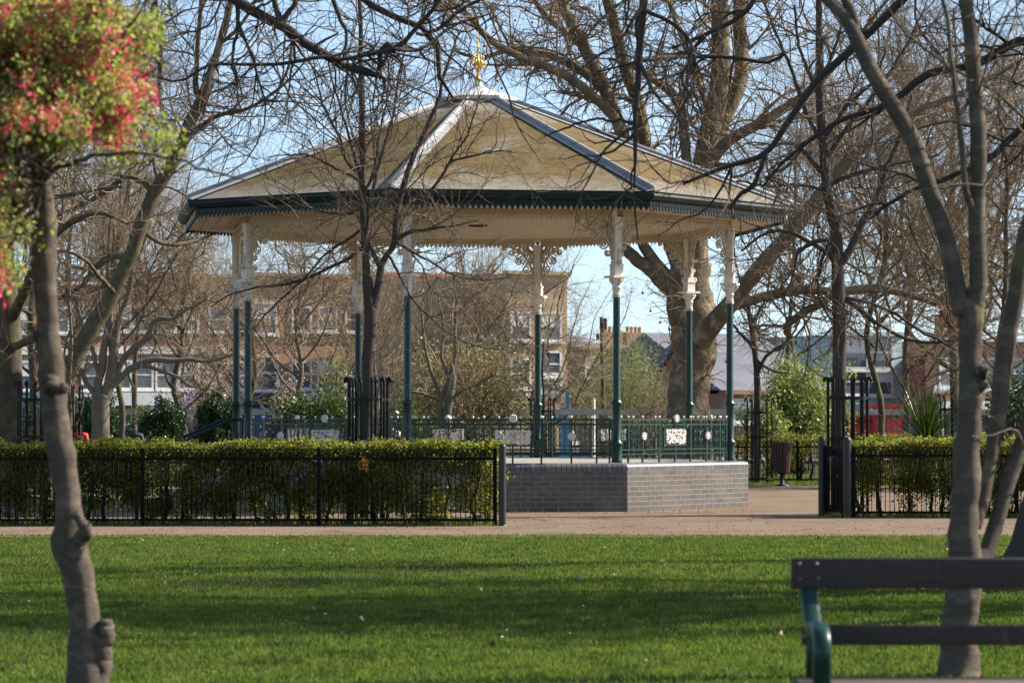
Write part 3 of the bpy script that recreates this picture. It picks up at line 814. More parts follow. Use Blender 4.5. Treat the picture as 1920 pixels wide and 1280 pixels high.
L1 = dict(dens=2.0, len=(.9, 2.6), ang=(30, 75), r=.020, N=10, up=.04, curl=.21, lift=.2, t0=.12)
L2 = dict(dens=3.0, len=(.4, 1.3), ang=(25, 70), r=.009, N=7, up=.03, curl=.27, lift=.1)
L3 = dict(dens=4.5, len=(.15, .6), ang=(25, 70), r=.0045, N=5, up=.02, curl=.28, lift=.05)
def var(lv, **k): q = dict(lv); q.update(k); return q
def path3(pts, D):
    P = []; R = []
    for p in pts:
        d = D + (p[3] if len(p) > 3 else 0)
        P.append(at(p[0], p[1], d)); R.append(p[2] * mpp(d))
    return np.array(P), np.array(R)
def extend(P, R, m, rng, up=.35):
    """carry a limb on past the frame, bending upwards and tapering"""
    if m <= 0: return P, R
    d = nrm(P[-1] - P[-2]); n = max(2, int(m / .6)); pts = [P[-1]]; rr = [R[-1]]
    for i in range(n):
        d = nrm(d + rng.normal(0, .12, 3) + [0, 0, up * .25]); pts.append(pts[-1] + d * m / n); rr.append(R[-1] * (1 - .92 * (i + 1) / n))
    return np.vstack([P, pts[1:]]), np.concatenate([R, rr[1:]])
def tree(name, label, D, trunk, limbs, bark, twig, seed, levels=(L1, L2, L3), base=None, K=14, rough=.05, group=None, cat='tree', stems=None, flare=1.35, grow_trunk=True, keep=None):
    """trunk / limbs: photograph points (x, y, radius in px, depth offset); a limb may carry dict(ext=metres)"""
    rng = np.random.default_rng(seed)
    P, R = path3(trunk, D)
    if base is not False:
        b = P[0].copy(); b[2] = -.03; b[0] += 0 if base is None else base
        if P[0][2] > .05:
            if P[0][2] > .5:
                m = b * .8 + P[0] * .2; P = np.vstack([b, m, P]); R = np.concatenate([[R[0] * flare, R[0] * 1.06], R])
            else:
                P = np.vstack([b, P]); R = np.concatenate([[R[0] * flare], R])
    root = thing(name, label, cat, (P[0][0], P[0][1], 0), group)
    n = max(16, len(P) * 4); Pt, Rt = resample(P, R, n)
    wv = np.cumsum(rng.normal(0, 1, (n, 3)), 0); wv -= np.linspace(0, 1, n)[:, None] * wv[-1]; Pt[1:] += wv[1:] * .0035
    mb = MB(); Pc = np.vstack([Pt, Pt[-1:]]); Rcap = np.concatenate([Rt, [1e-4]])
    V, Q = tubes(Pc[None], Rcap[None], K, rough, rng); mb.add(V, [Q], True)
    mb.build('trunk', bark, root)
    AP = []; AR = []
    for lb in limbs:
        o = lb[-1] if isinstance(lb[-1], dict) else {}
        pts = lb[:-1] if o else lb
        p, r = path3(pts, D)
        if o.get('end'): r = r.copy()
        p, r = extend(p, r, o.get('ext', 0), rng, o.get('up', .35))
        p, r = resample(p, r, 30)
        wv = np.cumsum(rng.normal(0, 1, (30, 3)), 0); wv -= np.linspace(0, 1, 30)[:, None] * wv[-1]; p[1:] += wv[1:] * .006 * o.get('wob', 1)
        k = max(5, min(12, int(r.max() / mpp(D) * 1.2)))
        m2 = MB(); V, Q = tubes(np.vstack([p, p[-1:]])[None], np.concatenate([r, [1e-4]])[None], k, rough, rng); m2.add(V, [Q], True)
        m2.build(o.get('part', 'limb'), bark, root)
        if o.get('tw', 1): AP.append(p); AR.append(r)
    if grow_trunk:
        p, r = resample(P[len(P) // 3:], R[len(P) // 3:], 30); AP.append(p); AR.append(r)
    last = None
    if levels and AP:
        P_, R_ = np.array(AP), np.array(AR); cm = MB()
        for i, lv in enumerate(levels):
            P_, R_ = grow(P_, R_, lv, rng)
            if keep is not None:
                m = keep(P_); P_, R_ = P_[m], R_[m]
            V, Q = tubes(P_, R_, (5, 4, 3, 3)[min(i, 3)]); cm.add(V, [Q], True)
        last = (P_, R_)
        cm.build('crown', twig, root)
    return root, last, rng
def add_leaves(root, name, last, n, size, mat, rng, asp=.6, spread=.02, droop=.1, sel=None):
    P = last[0]; 
    if sel is not None: P = P[sel(P)]
    i = rng.integers(0, len(P), n); t = rng.uniform(.2, 1, n) * (P.shape[1] - 1); k = np.minimum(t.astype(int), P.shape[1] - 2); f = (t - k)[:, None]
    q = P[i, k] * (1 - f) + P[i, k + 1] * f + rng.normal(0, spread, (n, 3))
    V, Q = leaf_quads(q, size, rng, asp, droop)
    o = bpy.data.objects.new(name, np_mesh(name, V - ORG[root.name], [Q], None, [mat])); C.objects.link(o); o.parent = root
    return o

# --- blossom tree in the left foreground
M['leaf_spring'] = m_leaf('spring_leaf', [(.27, .35, .09), (.34, .42, .13), (.45, .48, .24), (.22, .28, .07), (.40, .28, .16)], .62, .5, 2.5)
M['petal'] = m_leaf('blossom_petal', [(.80, .04, .15), (.86, .10, .24), (.70, .02, .08), (.90, .26, .38), (.74, .05, .10)], .4, .5, 2.5)
T1, last, rg1 = tree('blossom_tree', 'pink blossom tree with slender knotted trunk in the left foreground', 14.0,
    [(163, 1330, 44), (160, 1250, 37), (152, 1170, 28), (144, 1112, 28), (129, 1053, 31), (117, 1014, 33), (121, 983, 27), (116, 936, 23), (107, 858, 27), (98, 780, 24), (95, 744, 24), (92, 700, 26), (85, 627, 20), (77, 560, 21), (74, 494, 24), (74, 427, 23), (76, 380, 18), (73, 333, 14), (74, 280, 13)],
    [[(188, 1340, 23, -.02), (191, 1240, 21, -.02), (196, 1195, 17, -.03), (199, 1162, 12, -.03), dict(tw=0, part='stub')],
     [(134, 1040, 16, -.05), (142, 1008, 14, -.08), (146, 985, 10, -.1), (140, 962, 5, -.1), dict(tw=0, part='stub')],
     [(98, 712, 16, -.02), (116, 716, 13, -.06), (124, 728, 8, -.1), dict(tw=0, part='stub')],
     [(80, 672, 9), (72, 645, 8), (63, 622, 7), (60, 606, 4), dict(tw=0, part='stub')],
     [(70, 380, 6), (40, 385, 5, -.2), (10, 400, 4, -.3), (-30, 430, 3, -.4)], [(70, 345, 6), (30, 350, 5, .2), (-20, 370, 4, .3), (-70, 400, 3, .4)], [(74, 300, 6), (140, 270, 5, -.1), (190, 230, 4, -.2), (225, 200, 3, -.2)],
     [(74, 310, 6), (60, 200, 5, -.35), (90, 90, 4, -.5), (110, -10, 3, -.6)], [(74, 300, 6), (30, 220, 5, -.45), (-10, 120, 4, -.6), (-30, 0, 3, -.7)], [(72, 330, 6), (20, 270, 5, -.55), (-30, 300, 4, -.6), (-60, 350, 3, -.6)], [(74, 280, 6), (130, 180, 5, -.3), (170, 60, 4, -.4), (200, -40, 3, -.5)],
     [(74, 330, 7.2), (45, 325, 5.8, .1), (20, 318, 5.0, .2), (-30, 250, 4.3, .2), (-90, 150, 3.6, .2), dict(ext=.6)],
     [(74, 285, 7.2), (60, 230, 5.8, -.1), (30, 140, 5.0, -.25), (10, 20, 4.3, -.4), (0, -80, 3.6, -.5), dict(ext=.8)],
     [(74, 290, 7.2), (95, 220, 5.8, .2), (130, 130, 5.0, .3), (150, 30, 4.3, .4), (160, -80, 3.6, .5), dict(ext=.8)],
     [(72, 330, 6.5), (110, 290, 5.0, -.2), (160, 210, 4.3, -.3), (215, 130, 3.6, -.4), (245, 60, 2.9, -.5), dict(ext=.3)],
     [(72, 390, 5.0), (40, 430, 4.3, .1), (10, 480, 3.6, .15), (-40, 500, 2.9, .2), (-90, 560, 2.2, .2)],
     [(70, 340, 5.8), (40, 310, 5.0, -.3), (0, 270, 4.3, -.5), (-60, 240, 3.6, -.6), (-130, 260, 2.9, -.6)],
     [(72, 310, 6.5), (50, 260, 5.8, .3), (0, 180, 5.0, .5), (-80, 60, 4.3, .8), (-130, -80, 3.6, 1), dict(ext=.6)],
     [(76, 350, 5.8), (40, 390, 4.3, -.2), (15, 430, 3.6, -.3), (-20, 470, 2.9, -.4), (-60, 520, 2.2, -.4)],
     [(76, 345, 5.8), (133, 307, 4.3, -.2), (233, 293, 3.6, -.3), (320, 302, 3.2, -.3), (367, 317, 2.9, -.35), (460, 337, 2.2, -.4), dict(tw=0)],
     [(73, 300, 6.5), (120, 250, 5.0, .3), (165, 265, 3.6, .4), (205, 250, 2.9, .5), (240, 225, 2.2, .55)],
     [(74, 270, 6.5), (105, 200, 5.0, 0), (180, 80, 4.3, .2), (240, -20, 3.6, .3), dict(ext=.5)],
     [(320, 302, 2.5, -.3), (380, 240, 2.2, -.3), (395, 205, 2.2, -.3), (385, 160, 1.8, -.2), (400, 95, 1.4, -.2), dict(ext=.2, tw=0)],
     [(367, 317, 2.2, -.35), (415, 290, 2.2, -.3), (480, 255, 1.8, -.3), (560, 200, 1.1, -.2), dict(tw=0)],
     [(400, 305, 1.8, -.35), (470, 265, 1.4, -.3), (540, 180, 1.1, -.3), dict(tw=0)]],
    M['bark_cherry'], M['twig_dark'], 21,
    (var(L1, dens=12, len=(.2, .6), r=.006, N=7, curl=.2, up=.0), var(L2, dens=8, len=(.1, .32), r=.004, N=5), var(L3, dens=8, len=(.05, .14), r=.002, N=4)), base=None, K=22, rough=.07, grow_trunk=False)
near = lambda P: (P[:, 0, 0] < -1.72 - .1 * np.sin(P[:, 0, 2] * 9)) & (P[:, 0, 2] < 3.7) & (P[:, 0, 0] > -2.85) & ((P[:, 0, 2] > 2.62) | (P[:, 0, 0] < -2.26)) & (P[:, 0, 2] > 2.05)
add_leaves(T1, 'leaves', last, 60000, .0275, M['leaf_spring'], rg1, .6, .048, .2, near)
i = rg1.integers(0, len(last[0]), 11000); pc = last[0][i, -1] + rg1.normal(0, .035, (11000, 3)); pc = pc[(pc[:, 0] < -1.72) & (pc[:, 0] > -2.8) & (pc[:, 2] < 3.6) & ((pc[:, 2] > 2.62) | (pc[:, 0] < -2.26))]
pp = np.repeat(pc, 4, 0) + rg1.normal(0, .009, (len(pc) * 4, 3)) - [0, 0, .01]
V, Q = leaf_quads(pp, .0175, rg1, .8, .4)
o = bpy.data.objects.new('blossom', np_mesh('blossom', V - ORG[T1.name], [Q], None, [M['petal']])); C.objects.link(o); o.parent = T1

# --- several-stemmed tree in the right foreground
tree('multi_stem_tree', 'smooth grey tree with several leaning stems behind the bench', 16.3,
    [(1797, 1275, 46), (1800, 1250, 40), (1800, 1210, 35), (1803, 1160, 33), (1807, 1104, 34), (1810, 1042, 31), (1809, 975, 26), (1814, 897, 26), (1815, 830, 24), (1815, 780, 23), (1819, 745, 23), (1818, 700, 22), (1819, 627, 22), (1818, 585, 25), (1813, 560, 21)],
    [[(1806, 590, 20), (1794, 545, 17), (1781, 480, 16), (1773, 427, 16), (1757, 377, 16), (1732, 300, 16), (1706, 243, 16), (1678, 200, 16), (1648, 150, 15), (1622, 110, 15), (1606, 67, 14), (1587, 33, 12), (1550, 0, 11), (1500, -50, 10), dict(ext=2.5)],
     [(1603, 50, 10), (1590, 20, 9), (1575, -15, 8), dict(ext=2)],
     [(1824, 590, 19), (1833, 545, 18), (1832, 500, 17), (1829, 427, 16.5), (1829, 340, 16), (1828, 267, 15.5), (1823, 200, 15), (1820, 133, 14.5), (1811, 67, 14), (1804, 0, 13), (1795, -70, 12), dict(ext=3)],
     [(1826, 395, 8, -.03), (1806, 365, 7, -.06), (1797, 290, 6, -.08), (1791, 217, 5, -.1), (1778, 135, 4.5, -.1), (1770, 40, 4, -.1), dict(ext=1.2)],
     [(1822, 1055, 20, .05), (1846, 1045, 17, .12), (1870, 975, 15, .15), (1890, 897, 15, .2), (1909, 838, 15, .25), (1935, 770, 14, .3), (1960, 680, 14, .3), (1985, 540, 12, .3), dict(ext=3)],
     [(1825, 985, 17, .08), (1842, 940, 14, .12), (1847, 905, 13, .15), (1854, 858, 13, .2), (1865, 780, 17, .25), (1877, 694, 18, .3), (1890, 594, 17, .3), (1905, 494, 16, .3), (1917, 427, 16, .3), (1932, 330, 15, .3), (1945, 220, 13, .3), dict(ext=3)],
     [(1838, 722, 10, -.05), (1846, 700, 9, -.1), (1846, 690, 5, -.12), dict(tw=0, part='stub')]],
    M['bark_cherry'], M['twig_grey'], 22,
    (var(L1, dens=1.7, len=(.4, 1.5), r=.009, N=9), var(L2, dens=4.2, len=(.2, .8), r=.0046, N=7), var(L3, dens=4.5, len=(.1, .3), r=.0024)), K=24, rough=.06, grow_trunk=False)

# --- big tree at the right edge whose boughs hang into the picture
tree('overhanging_tree', 'dark trunk at the right edge with long boughs drooping across the top', 30.0,
    [(1938, 1030, 46), (1955, 940, 36), (1985, 800, 34), (2005, 560, 32), (2020, 300, 30), (2010, 60, 28), (1990, -160, 24), (1980, -350, 18)],
    [[(2016, 330, 12.8), (1970, 120, 10.4), (1920, 78, 8.8), (1833, 120, 8.0), (1760, 135, 7.6), (1718, 153, 7.2), (1687, 180, 6.8), (1640, 205, 5.6), (1580, 222, 4.8), (1520, 260, 4.0), (1470, 300, 3.2), (1430, 350, 2.0)],
     [(2010, 40, 12.8), (1900, -60, 10.4), (1780, -70, 9.6), (1693, 0, 8.0), (1640, 52, 7.2), (1583, 105, 7.2), (1540, 145, 7.2), (1483, 223, 6.4), (1440, 283, 5.6), (1385, 305, 4.8), (1327, 323, 4.0), (1280, 345, 2.4)],
     [(2000, -60, 14.4), (1850, -200, 12.0, -2), (1600, -260, 10.4, -4), (1400, -220, 9.6, -5), (1280, -120, 8.8, -5), (1212, -40, 8.0, -5), (1207, 33, 7.6, -5), (1200, 83, 7.2, -5), (1197, 133, 6.8, -5), (1193, 200, 5.6, -5), (1190, 233, 4.8, -5), (1188, 277, 4.0, -5), (1190, 333, 2.8, -5), (1188, 400, 2.0, -5), (1196, 450, 1.2, -5)],
     [(1207, 20, 4.8, -5), (1250, 40, 4.0, -5), (1290, 80, 3.6, -5), (1293, 115, 3.2, -5), (1280, 153, 2.8, -5), (1293, 185, 2.4, -5), (1270, 240, 1.6, -5), (1260, 300, 1.2, -5)],
     [(1470, 100, 4.0, -3), (1440, 118, 4.0, -3), (1373, 105, 3.6, -3), (1290, 104, 3.2, -3), (1207, 112, 2.8, -4), (1120, 135, 1.6, -4)],
     [(1190, 233, 3.2, -5), (1150, 228, 2.8, -5), (1087, 230, 2.4, -5), (1020, 255, 1.6, -5)],
     [(1440, 283, 4.8), (1425, 320, 4.8), (1412, 345, 4.8), (1385, 362, 4.0), (1372, 380, 3.2), (1375, 410, 2.4)],
     [(2012, 150, 11.2), (1960, 200, 8.0), (1900, 250, 6.4), (1850, 300, 5.6), (1780, 330, 4.8), (1700, 360, 4.0), (1640, 400, 2.4)],
     [(1990, -160, 11.2), (1750, -300, 9.6, 1), (1560, -330, 8.0, 2), (1450, -200, 6.4, 2), (1430, -60, 5.6, 2), (1400, 20, 4.8, 2), (1330, 60, 4.0, 2), (1260, 90, 2.4, 2)],
     [(1985, -180, 9.6), (2060, -300, 8.0), (2150, -400, 6.4), dict(ext=3)], [(1980, -340, 11.2), (1960, -500, 9.6), (1900, -650, 7.2), dict(ext=3)],
     [(2018, 250, 9.6), (2080, 120, 8.0), (2160, 20, 6.4), dict(ext=3)]],
    M['bark_dark'], M['twig_dark'], 23,
    (var(L1, dens=3.2, len=(.5, 1.9), r=.015, N=10, up=-.03, curl=.24, lift=-.1), var(L2, dens=4.8, len=(.3, 1.0), r=.0095, up=-.03), var(L3, dens=4.6, r=.0056, len=(.12, .45))), K=16, rough=.06)

# --- bough entering from the top left, trunk out of the picture on the left
tree('overhanging_tree', 'dark crooked bough hanging in from the top left corner', 27.0,
    [(-420, 1000, 50), (-410, 700, 44), (-395, 400, 40), (-370, 100, 36), (-330, -140, 30), (-300, -350, 22)],
    [[(-350, -20, 24), (-200, -170, 20), (0, -190, 17), (200, -140, 15), (370, -50, 12), (480, 22, 10), (530, 43, 9.5), (563, 73, 9), (603, 97, 8.5), (640, 120, 8), (667, 133, 8), (700, 133, 8), (716, 141, 6), (722, 148, 3)],
     [(530, 43, 7), (521, 20, 6), (508, -15, 5), (500, -60, 4), dict(ext=1)], [(530, 40, 6), (548, 15, 5), (562, -10, 4), (580, -60, 3), dict(ext=.6)],
     [(712, 133, 6), (713, 100, 5.5), (728, 82, 5.5), (745, 87, 5), (780, 53, 4.5), (823, 5, 4), (850, -40, 3), dict(ext=.8)],
     [(-320, -180, 20), (-100, -330, 16, 1), (200, -330, 13, 1), (480, -200, 10, 1), (620, -60, 8, 1), (690, 0, 6.5, 1), (737, 28, 6.5, 1), (780, 43, 6, 1), (813, 63, 6, 1), (823, 85, 5.5, 1), (824, 115, 5, 1), (825, 143, 4.5, 1), (838, 158, 3, 1), (850, 185, 2, 1)],
     [(780, 62, 3.5, .8), (817, 53, 4, .9), (850, 25, 4, .9), (893, 0, 3.5, 1), (930, -30, 3, 1), dict(ext=.6)],
     [(250, 130, 2, 0), (330, 150, 2.5, 0), (400, 120, 3, 0), (480, 117, 3.5, 0), (530, 117, 3.8, 0), (603, 105, 4, -.1), (647, 110, 4, -.1), (693, 100, 4, -.1), (743, 87, 4.5, -.1), (775, 92, 3.5, 0), (810, 80, 3, .1), (850, 50, 2.5, .2), (930, 20, 1.5, .3)],
     [(400, -30, 9), (440, 0, 5), (450, 40, 4), (437, 100, 3), (445, 160, 2)],
     [(620, -70, 6, .5), (625, 0, 4.5, .5), (640, 40, 4, .5), (650, 80, 3, .5), (640, 130, 2, .5)],
     [(-330, -140, 20), (-500, -330, 15), (-650, -500, 10), dict(ext=3)], [(-300, -340, 18), (-250, -550, 14), (-200, -700, 9), dict(ext=3)], [(-390, 330, 14), (-520, 200, 10), (-640, 50, 7), dict(ext=2)]],
    M['bark_dark'], M['twig_dark'], 24,
    (var(L1, dens=6.2, len=(.4, 1.9), r=.0125, N=10, curl=.25, up=-.04, lift=-.15), var(L2, dens=5.5, len=(.25, 1.0), r=.0082, up=-.02), var(L3, dens=5, len=(.1, .4), r=.005)), K=14, rough=.06, grow_trunk=False)

# --- young tree in the guard before the bandstand
tree('young_tree', 'young forked tree growing through a black tree guard before the bandstand', 41.0,
    [(687, 850, 10), (687, 800, 10), (690, 700, 10.5), (692, 640, 11.5), (695, 594, 13), (692, 565, 11), (689, 520, 9)],
    [[(690, 560, 8.5), (688, 540, 8), (687, 494, 7.5), (683, 444, 7.5), (680, 400, 7), (678, 340, 7), (677, 300, 6.5), (675, 200, 6), (672, 117, 5), (672, 33, 4), (668, -60, 3), dict(ext=1, up=.8)],
     [(700, 575, 9), (708, 545, 8), (712, 505, 7.5), (716, 488, 6), (737, 454, 6), (742, 405, 5.5), (758, 335, 5.5), (777, 285, 5), (800, 233, 4.5), (822, 190, 4), (830, 150, 3), (850, 90, 2), dict(ext=.5)],
     [(712, 500, 5), (703, 482, 5), (694, 455, 4.5), (690, 434, 4), (694, 390, 3.5), (705, 335, 3.5), (722, 270, 3), (737, 210, 2.5), (745, 150, 2), (760, 90, 1.5)],
     [(737, 454, 4), (767, 440, 4), (790, 432, 3.5), (813, 425, 3), (850, 420, 2), (900, 410, 1)],
     [(775, 395, 2.5), (795, 365, 3), (813, 347, 3), (828, 322, 3), (843, 303, 2.8), (900, 290, 2), (960, 283, 1.2)],
     [(843, 303, 2.5), (860, 275, 2.2), (877, 247, 2), (890, 210, 1.5), (905, 170, 1)],
     [(683, 462, 4), (653, 484, 3.5), (607, 507, 3.2), (563, 524, 3), (513, 534, 2.5), (480, 537, 2.2), (430, 550, 1.5), (395, 575, 1)],
     [(680, 430, 3.5), (650, 452, 3), (610, 480, 2.5), (560, 535, 2.2), (500, 590, 1.8), (470, 620, 1)],
     [(678, 330, 3.5), (655, 310, 3), (633, 270, 2.5), (605, 210, 2), (590, 150, 1.5), (585, 90, 1)],
     [(678, 350, 3.5), (665, 300, 3), (650, 240, 2.5), (625, 160, 2), (610, 90, 1.5)],
     [(679, 345, 3), (640, 320, 2.5), (600, 300, 2), (560, 290, 1.5), (500, 295, 1)],
     [(682, 360, 3), (700, 320, 3), (712, 260, 2.5), (725, 200, 2), (730, 120, 1.5)],
     [(681, 390, 3), (640, 400, 2.5), (590, 390, 2), (530, 370, 1.3), (490, 375, 1)],
     [(728, 478, 3), (745, 510, 2.5), (760, 540, 2), (800, 590, 1.8), (870, 640, 1.3), (950, 655, 1)],
     [(740, 450, 3), (790, 480, 2.5), (840, 510, 2), (900, 525, 1.5), (960, 520, 1)]],
    M['bark_dark'], M['twig_grey'], 25,
    (var(L1, dens=7.2, len=(.4, 1.9), r=.0105, N=10, curl=.19), var(L2, dens=5.4, len=(.2, .8), r=.0085, N=6), var(L3, dens=4.8, len=(.1, .4), r=.0062, N=4)), grow_trunk=False)

# --- young tree in the right-hand guard
tree('young_tree', 'straight young tree rising from the black guard behind the right hedge', 43.6,
    [(1572, 880, 14), (1572, 806, 13.5), (1574, 660, 13), (1573, 570, 13), (1571, 494, 12), (1567, 427, 11), (1560, 400, 10.5), (1551, 350, 9.5), (1544, 283, 8.5), (1538, 200, 8), (1536, 100, 7), (1535, 17, 6), (1532, -100, 5), (1530, -250, 3)],
    [[(1575, 495, 8), (1590, 478, 8), (1602, 455, 7), (1613, 427, 7), (1640, 370, 6), (1660, 320, 5), (1690, 250, 4), (1710, 180, 3)],
     [(1562, 488, 5), (1540, 470, 4.5), (1507, 448, 4.5), (1473, 433, 4), (1430, 440, 3), (1390, 470, 2)],
     [(1556, 450, 4), (1520, 455, 4), (1495, 480, 3.5), (1488, 520, 2.5), (1470, 560, 1.5)],
     [(1550, 350, 5), (1585, 335, 4.5), (1610, 325, 4.5), (1650, 315, 4), (1700, 305, 3), (1760, 290, 2)],
     [(1548, 330, 5), (1515, 290, 4.5), (1490, 270, 4), (1450, 275, 3.5), (1400, 300, 2.5), (1340, 310, 2)],
     [(1546, 300, 5), (1570, 260, 4.5), (1600, 220, 4), (1640, 170, 3.5), (1680, 110, 3), (1720, 40, 2), dict(ext=.5)],
     [(1542, 270, 5), (1560, 240, 4), (1590, 200, 3.5), (1640, 150, 3), (1660, 90, 2)],
     [(1541, 265, 5), (1520, 230, 4), (1500, 190, 4), (1480, 130, 3), (1450, 60, 2.5), (1430, 0, 2)],
     [(1537, 180, 4), (1515, 130, 3.5), (1500, 80, 3), (1490, 10, 2)], [(1536, 150, 4), (1560, 110, 3), (1580, 50, 3), (1590, -20, 2)],
     [(1575, 560, 4.5), (1600, 575, 4), (1640, 604, 3.8), (1700, 634, 3.5), (1750, 640, 3), (1793, 634, 2.5), (1850, 615, 1.5)],
     [(1577, 558, 4), (1620, 565, 4), (1675, 584, 3.5), (1700, 600, 3), (1735, 625, 3), (1793, 656, 2)],
     [(1560, 440, 4), (1540, 500, 3), (1535, 545, 2.5), (1550, 590, 2), (1590, 635, 1.5)],
     [(1552, 360, 4), (1500, 345, 3), (1440, 350, 2.5), (1380, 340, 2)]],
    M['bark_dark'], M['twig_grey'], 26,
    (var(L1, dens=4.6, len=(.5, 2.2), r=.013, N=10, curl=.19), var(L2, dens=5.2, len=(.25, .9), r=.0095, N=6), var(L3, dens=4.8, len=(.12, .45), r=.0068, N=4)), grow_trunk=False)

# --- sapling in the far guard by the bin
tree('young_tree', 'thin dark sapling in the narrow guard beside the litter bin', 63.8,
    [(1420, 905, 7), (1420, 800, 6.5), (1421, 740, 6.5), (1418, 690, 5.5), (1412, 640, 5), (1404, 585, 4), (1400, 540, 3)],
    [[(1419, 700, 4), (1432, 675, 3.5), (1450, 655, 3), (1475, 640, 2.5), (1500, 600, 1.5)], [(1414, 655, 4), (1390, 625, 3), (1365, 600, 2), (1340, 590, 1.5)],
     [(1408, 610, 3.5), (1425, 580, 3), (1440, 540, 2), (1450, 480, 1.5)], [(1402, 560, 3), (1385, 520, 2.5), (1375, 470, 2), (1380, 420, 1.5)], [(1416, 670, 3), (1440, 690, 2.5), (1480, 700, 1.5)]],
    M['bark_dark'], M['twig_grey'], 27, (var(L1, dens=2.4, len=(.4, 1.3), r=.012, N=8), var(L2, dens=3.2, r=.008, N=6), var(L3, dens=2, r=.006, N=4)))

# --- great plane behind the bandstand
TP, last, rgp = tree('plane_tree', 'massive old plane tree with mottled limbs behind the bandstand', 60.0,
    [(1293, 860, 52.1), (1292, 800, 42.8), (1291, 760, 39.1), (1296, 700, 38.1), (1302, 660, 40.9), (1300, 620, 43.7), (1297, 594, 46.5), (1292, 560, 42.8), (1292, 530, 39.1), (1296, 490, 37.2)],
    [[(1280, 560, 20.5), (1243, 528, 14.9), (1220, 508, 13.0), (1195, 490, 12.1), (1175, 472, 11.2), (1160, 458, 9.3, -.3), dict(tw=0)],
     [(1285, 545, 18.6), (1250, 520, 12.1), (1232, 500, 11.2), (1212, 470, 10.7), (1200, 440, 10.2), (1188, 340, 13.0, .5), (1170, 267, 13.0, .5), (1147, 200, 12.1, .5), (1117, 133, 11.6, .5), (1083, 67, 11.2, .5), (1055, 13, 10.2, .5), (1040, -60, 9.3, .5), dict(ext=5)],
     [(1290, 530, 20.5), (1262, 470, 15.8), (1240, 400, 14.0), (1220, 320, 14.0, .8), (1210, 277, 13.5, 1), (1200, 200, 13.0, 1), (1167, 117, 12.1, 1), (1153, 50, 11.2, 1), (1138, 0, 10.2, 1), (1120, -80, 9.3, 1), dict(ext=5)],
     [(1182, 300, 11.2, .3), (1160, 233, 10.2, 0), (1133, 200, 9.8, -.2), (1103, 173, 9.3, -.4), (1070, 147, 8.8, -.6), (1035, 130, 8.4, -.8), (1000, 118, 7.9, -1), (960, 100, 7.4, -1.2), (925, 80, 7.0, -1.4), (900, 55, 6.5, -1.5), (875, 25, 6.0, -1.6), (840, -5, 5.6, -1.8), (790, -60, 4.7, -2), dict(ext=3)],
     [(1150, 205, 8.4, .6), (1128, 165, 7.9, 1), (1095, 138, 7.4, 1.4), (1047, 113, 6.5, 1.8), (1010, 104, 6.0, 2), (960, 95, 4.7, 2.4), (900, 110, 3.7, 2.8), (850, 95, 2.8, 3)],
     [(1292, 480, 14.9), (1292, 400, 11.2), (1288, 320, 9.3), (1284, 260, 9.3), (1276, 205, 8.8), (1253, 167, 8.4), (1225, 147, 7.4), (1205, 135, 6.5), (1180, 120, 4.7), (1140, 110, 2.8)],
     [(1300, 510, 29.8), (1303, 440, 25.1), (1308, 370, 22.3), (1318, 310, 20.5), (1335, 235, 19.5), (1350, 160, 18.6), (1352, 100, 17.7), (1350, 50, 17.7), (1350, 0, 16.7), (1345, -90, 14.9), dict(ext=6)],
     [(1328, 290, 16.7, .5), (1360, 215, 14.9, .6), (1388, 150, 14.0, .8), (1390, 90, 13.5, 1), (1387, 33, 13.0, 1), (1392, -30, 12.1, 1), dict(ext=5)],
     [(1335, 300, 12.1, -.5), (1362, 268, 11.2, -.7), (1400, 245, 10.2, -1), (1440, 223, 9.3, -1.2), (1490, 190, 8.4, -1.4), (1540, 150, 6.5, -1.6), (1600, 80, 4.7, -2), dict(ext=2)],
     [(1312, 640, 22.3, -.6), (1345, 600, 18.6, -.9), (1385, 555, 15.8, -1.2), (1440, 487, 14.9, -1.6), (1485, 440, 14.0, -1.8), (1528, 385, 13.0, -2), (1570, 330, 11.2, -2.2), (1630, 270, 9.3, -2.4), (1720, 210, 6.5, -2.6), dict(ext=3)],
     [(1320, 610, 14.9, .5), (1355, 580, 11.2, .8), (1400, 566, 9.3, 1), (1450, 552, 8.8, 1.2), (1510, 543, 8.4, 1.4), (1557, 547, 8.4, 1.5), (1600, 545, 8.4, 1.6), (1645, 540, 8.4, 1.7), (1700, 548, 7.0, 1.8), (1780, 568, 4.7, 2), (1850, 560, 2.8, 2.2)],
     [(1560, 546, 7.4, 1.5), (1545, 566, 7.4, 1.5), (1525, 578, 7.4, 1.4), (1500, 590, 7.4, 1.3), (1482, 605, 7.4, 1.2), (1474, 620, 6.5, 1.2), (1482, 634, 3.7, 1.2)],
     [(1340, 240, 9.3, 1), (1320, 180, 7.4, 2), (1290, 100, 6.5, 3), (1260, 20, 5.6, 4), dict(ext=3)],
     [(1117, 133, 7.4, .8), (1090, 90, 6.5, 1.8), (1020, 30, 5.6, 3), (980, -40, 4.7, 4), dict(ext=3)]],
    M['bark_plane'], M['twig_tan'], 28,
    (var(L1, dens=3.6, len=(.7, 2.8), r=.028, N=10, up=.0, curl=.24), var(L2, dens=4.6, len=(.4, 1.4), r=.017, N=7, up=-.02), var(L3, dens=5, len=(.2, .7), r=.0105, N=5, up=-.05)), K=20, rough=.09)
i = rgp.integers(0, len(last[0]), 240); sb = MB()
for p in last[0][i, -1]: sb.tube([p, p - [0, 0, .10]], .004, 3, False); sb.ball(p - [0, 0, .12], .026, 6)
so = sb.build('seed_balls', M['twig_dark'], TP); so['kind'] = 'stuff'

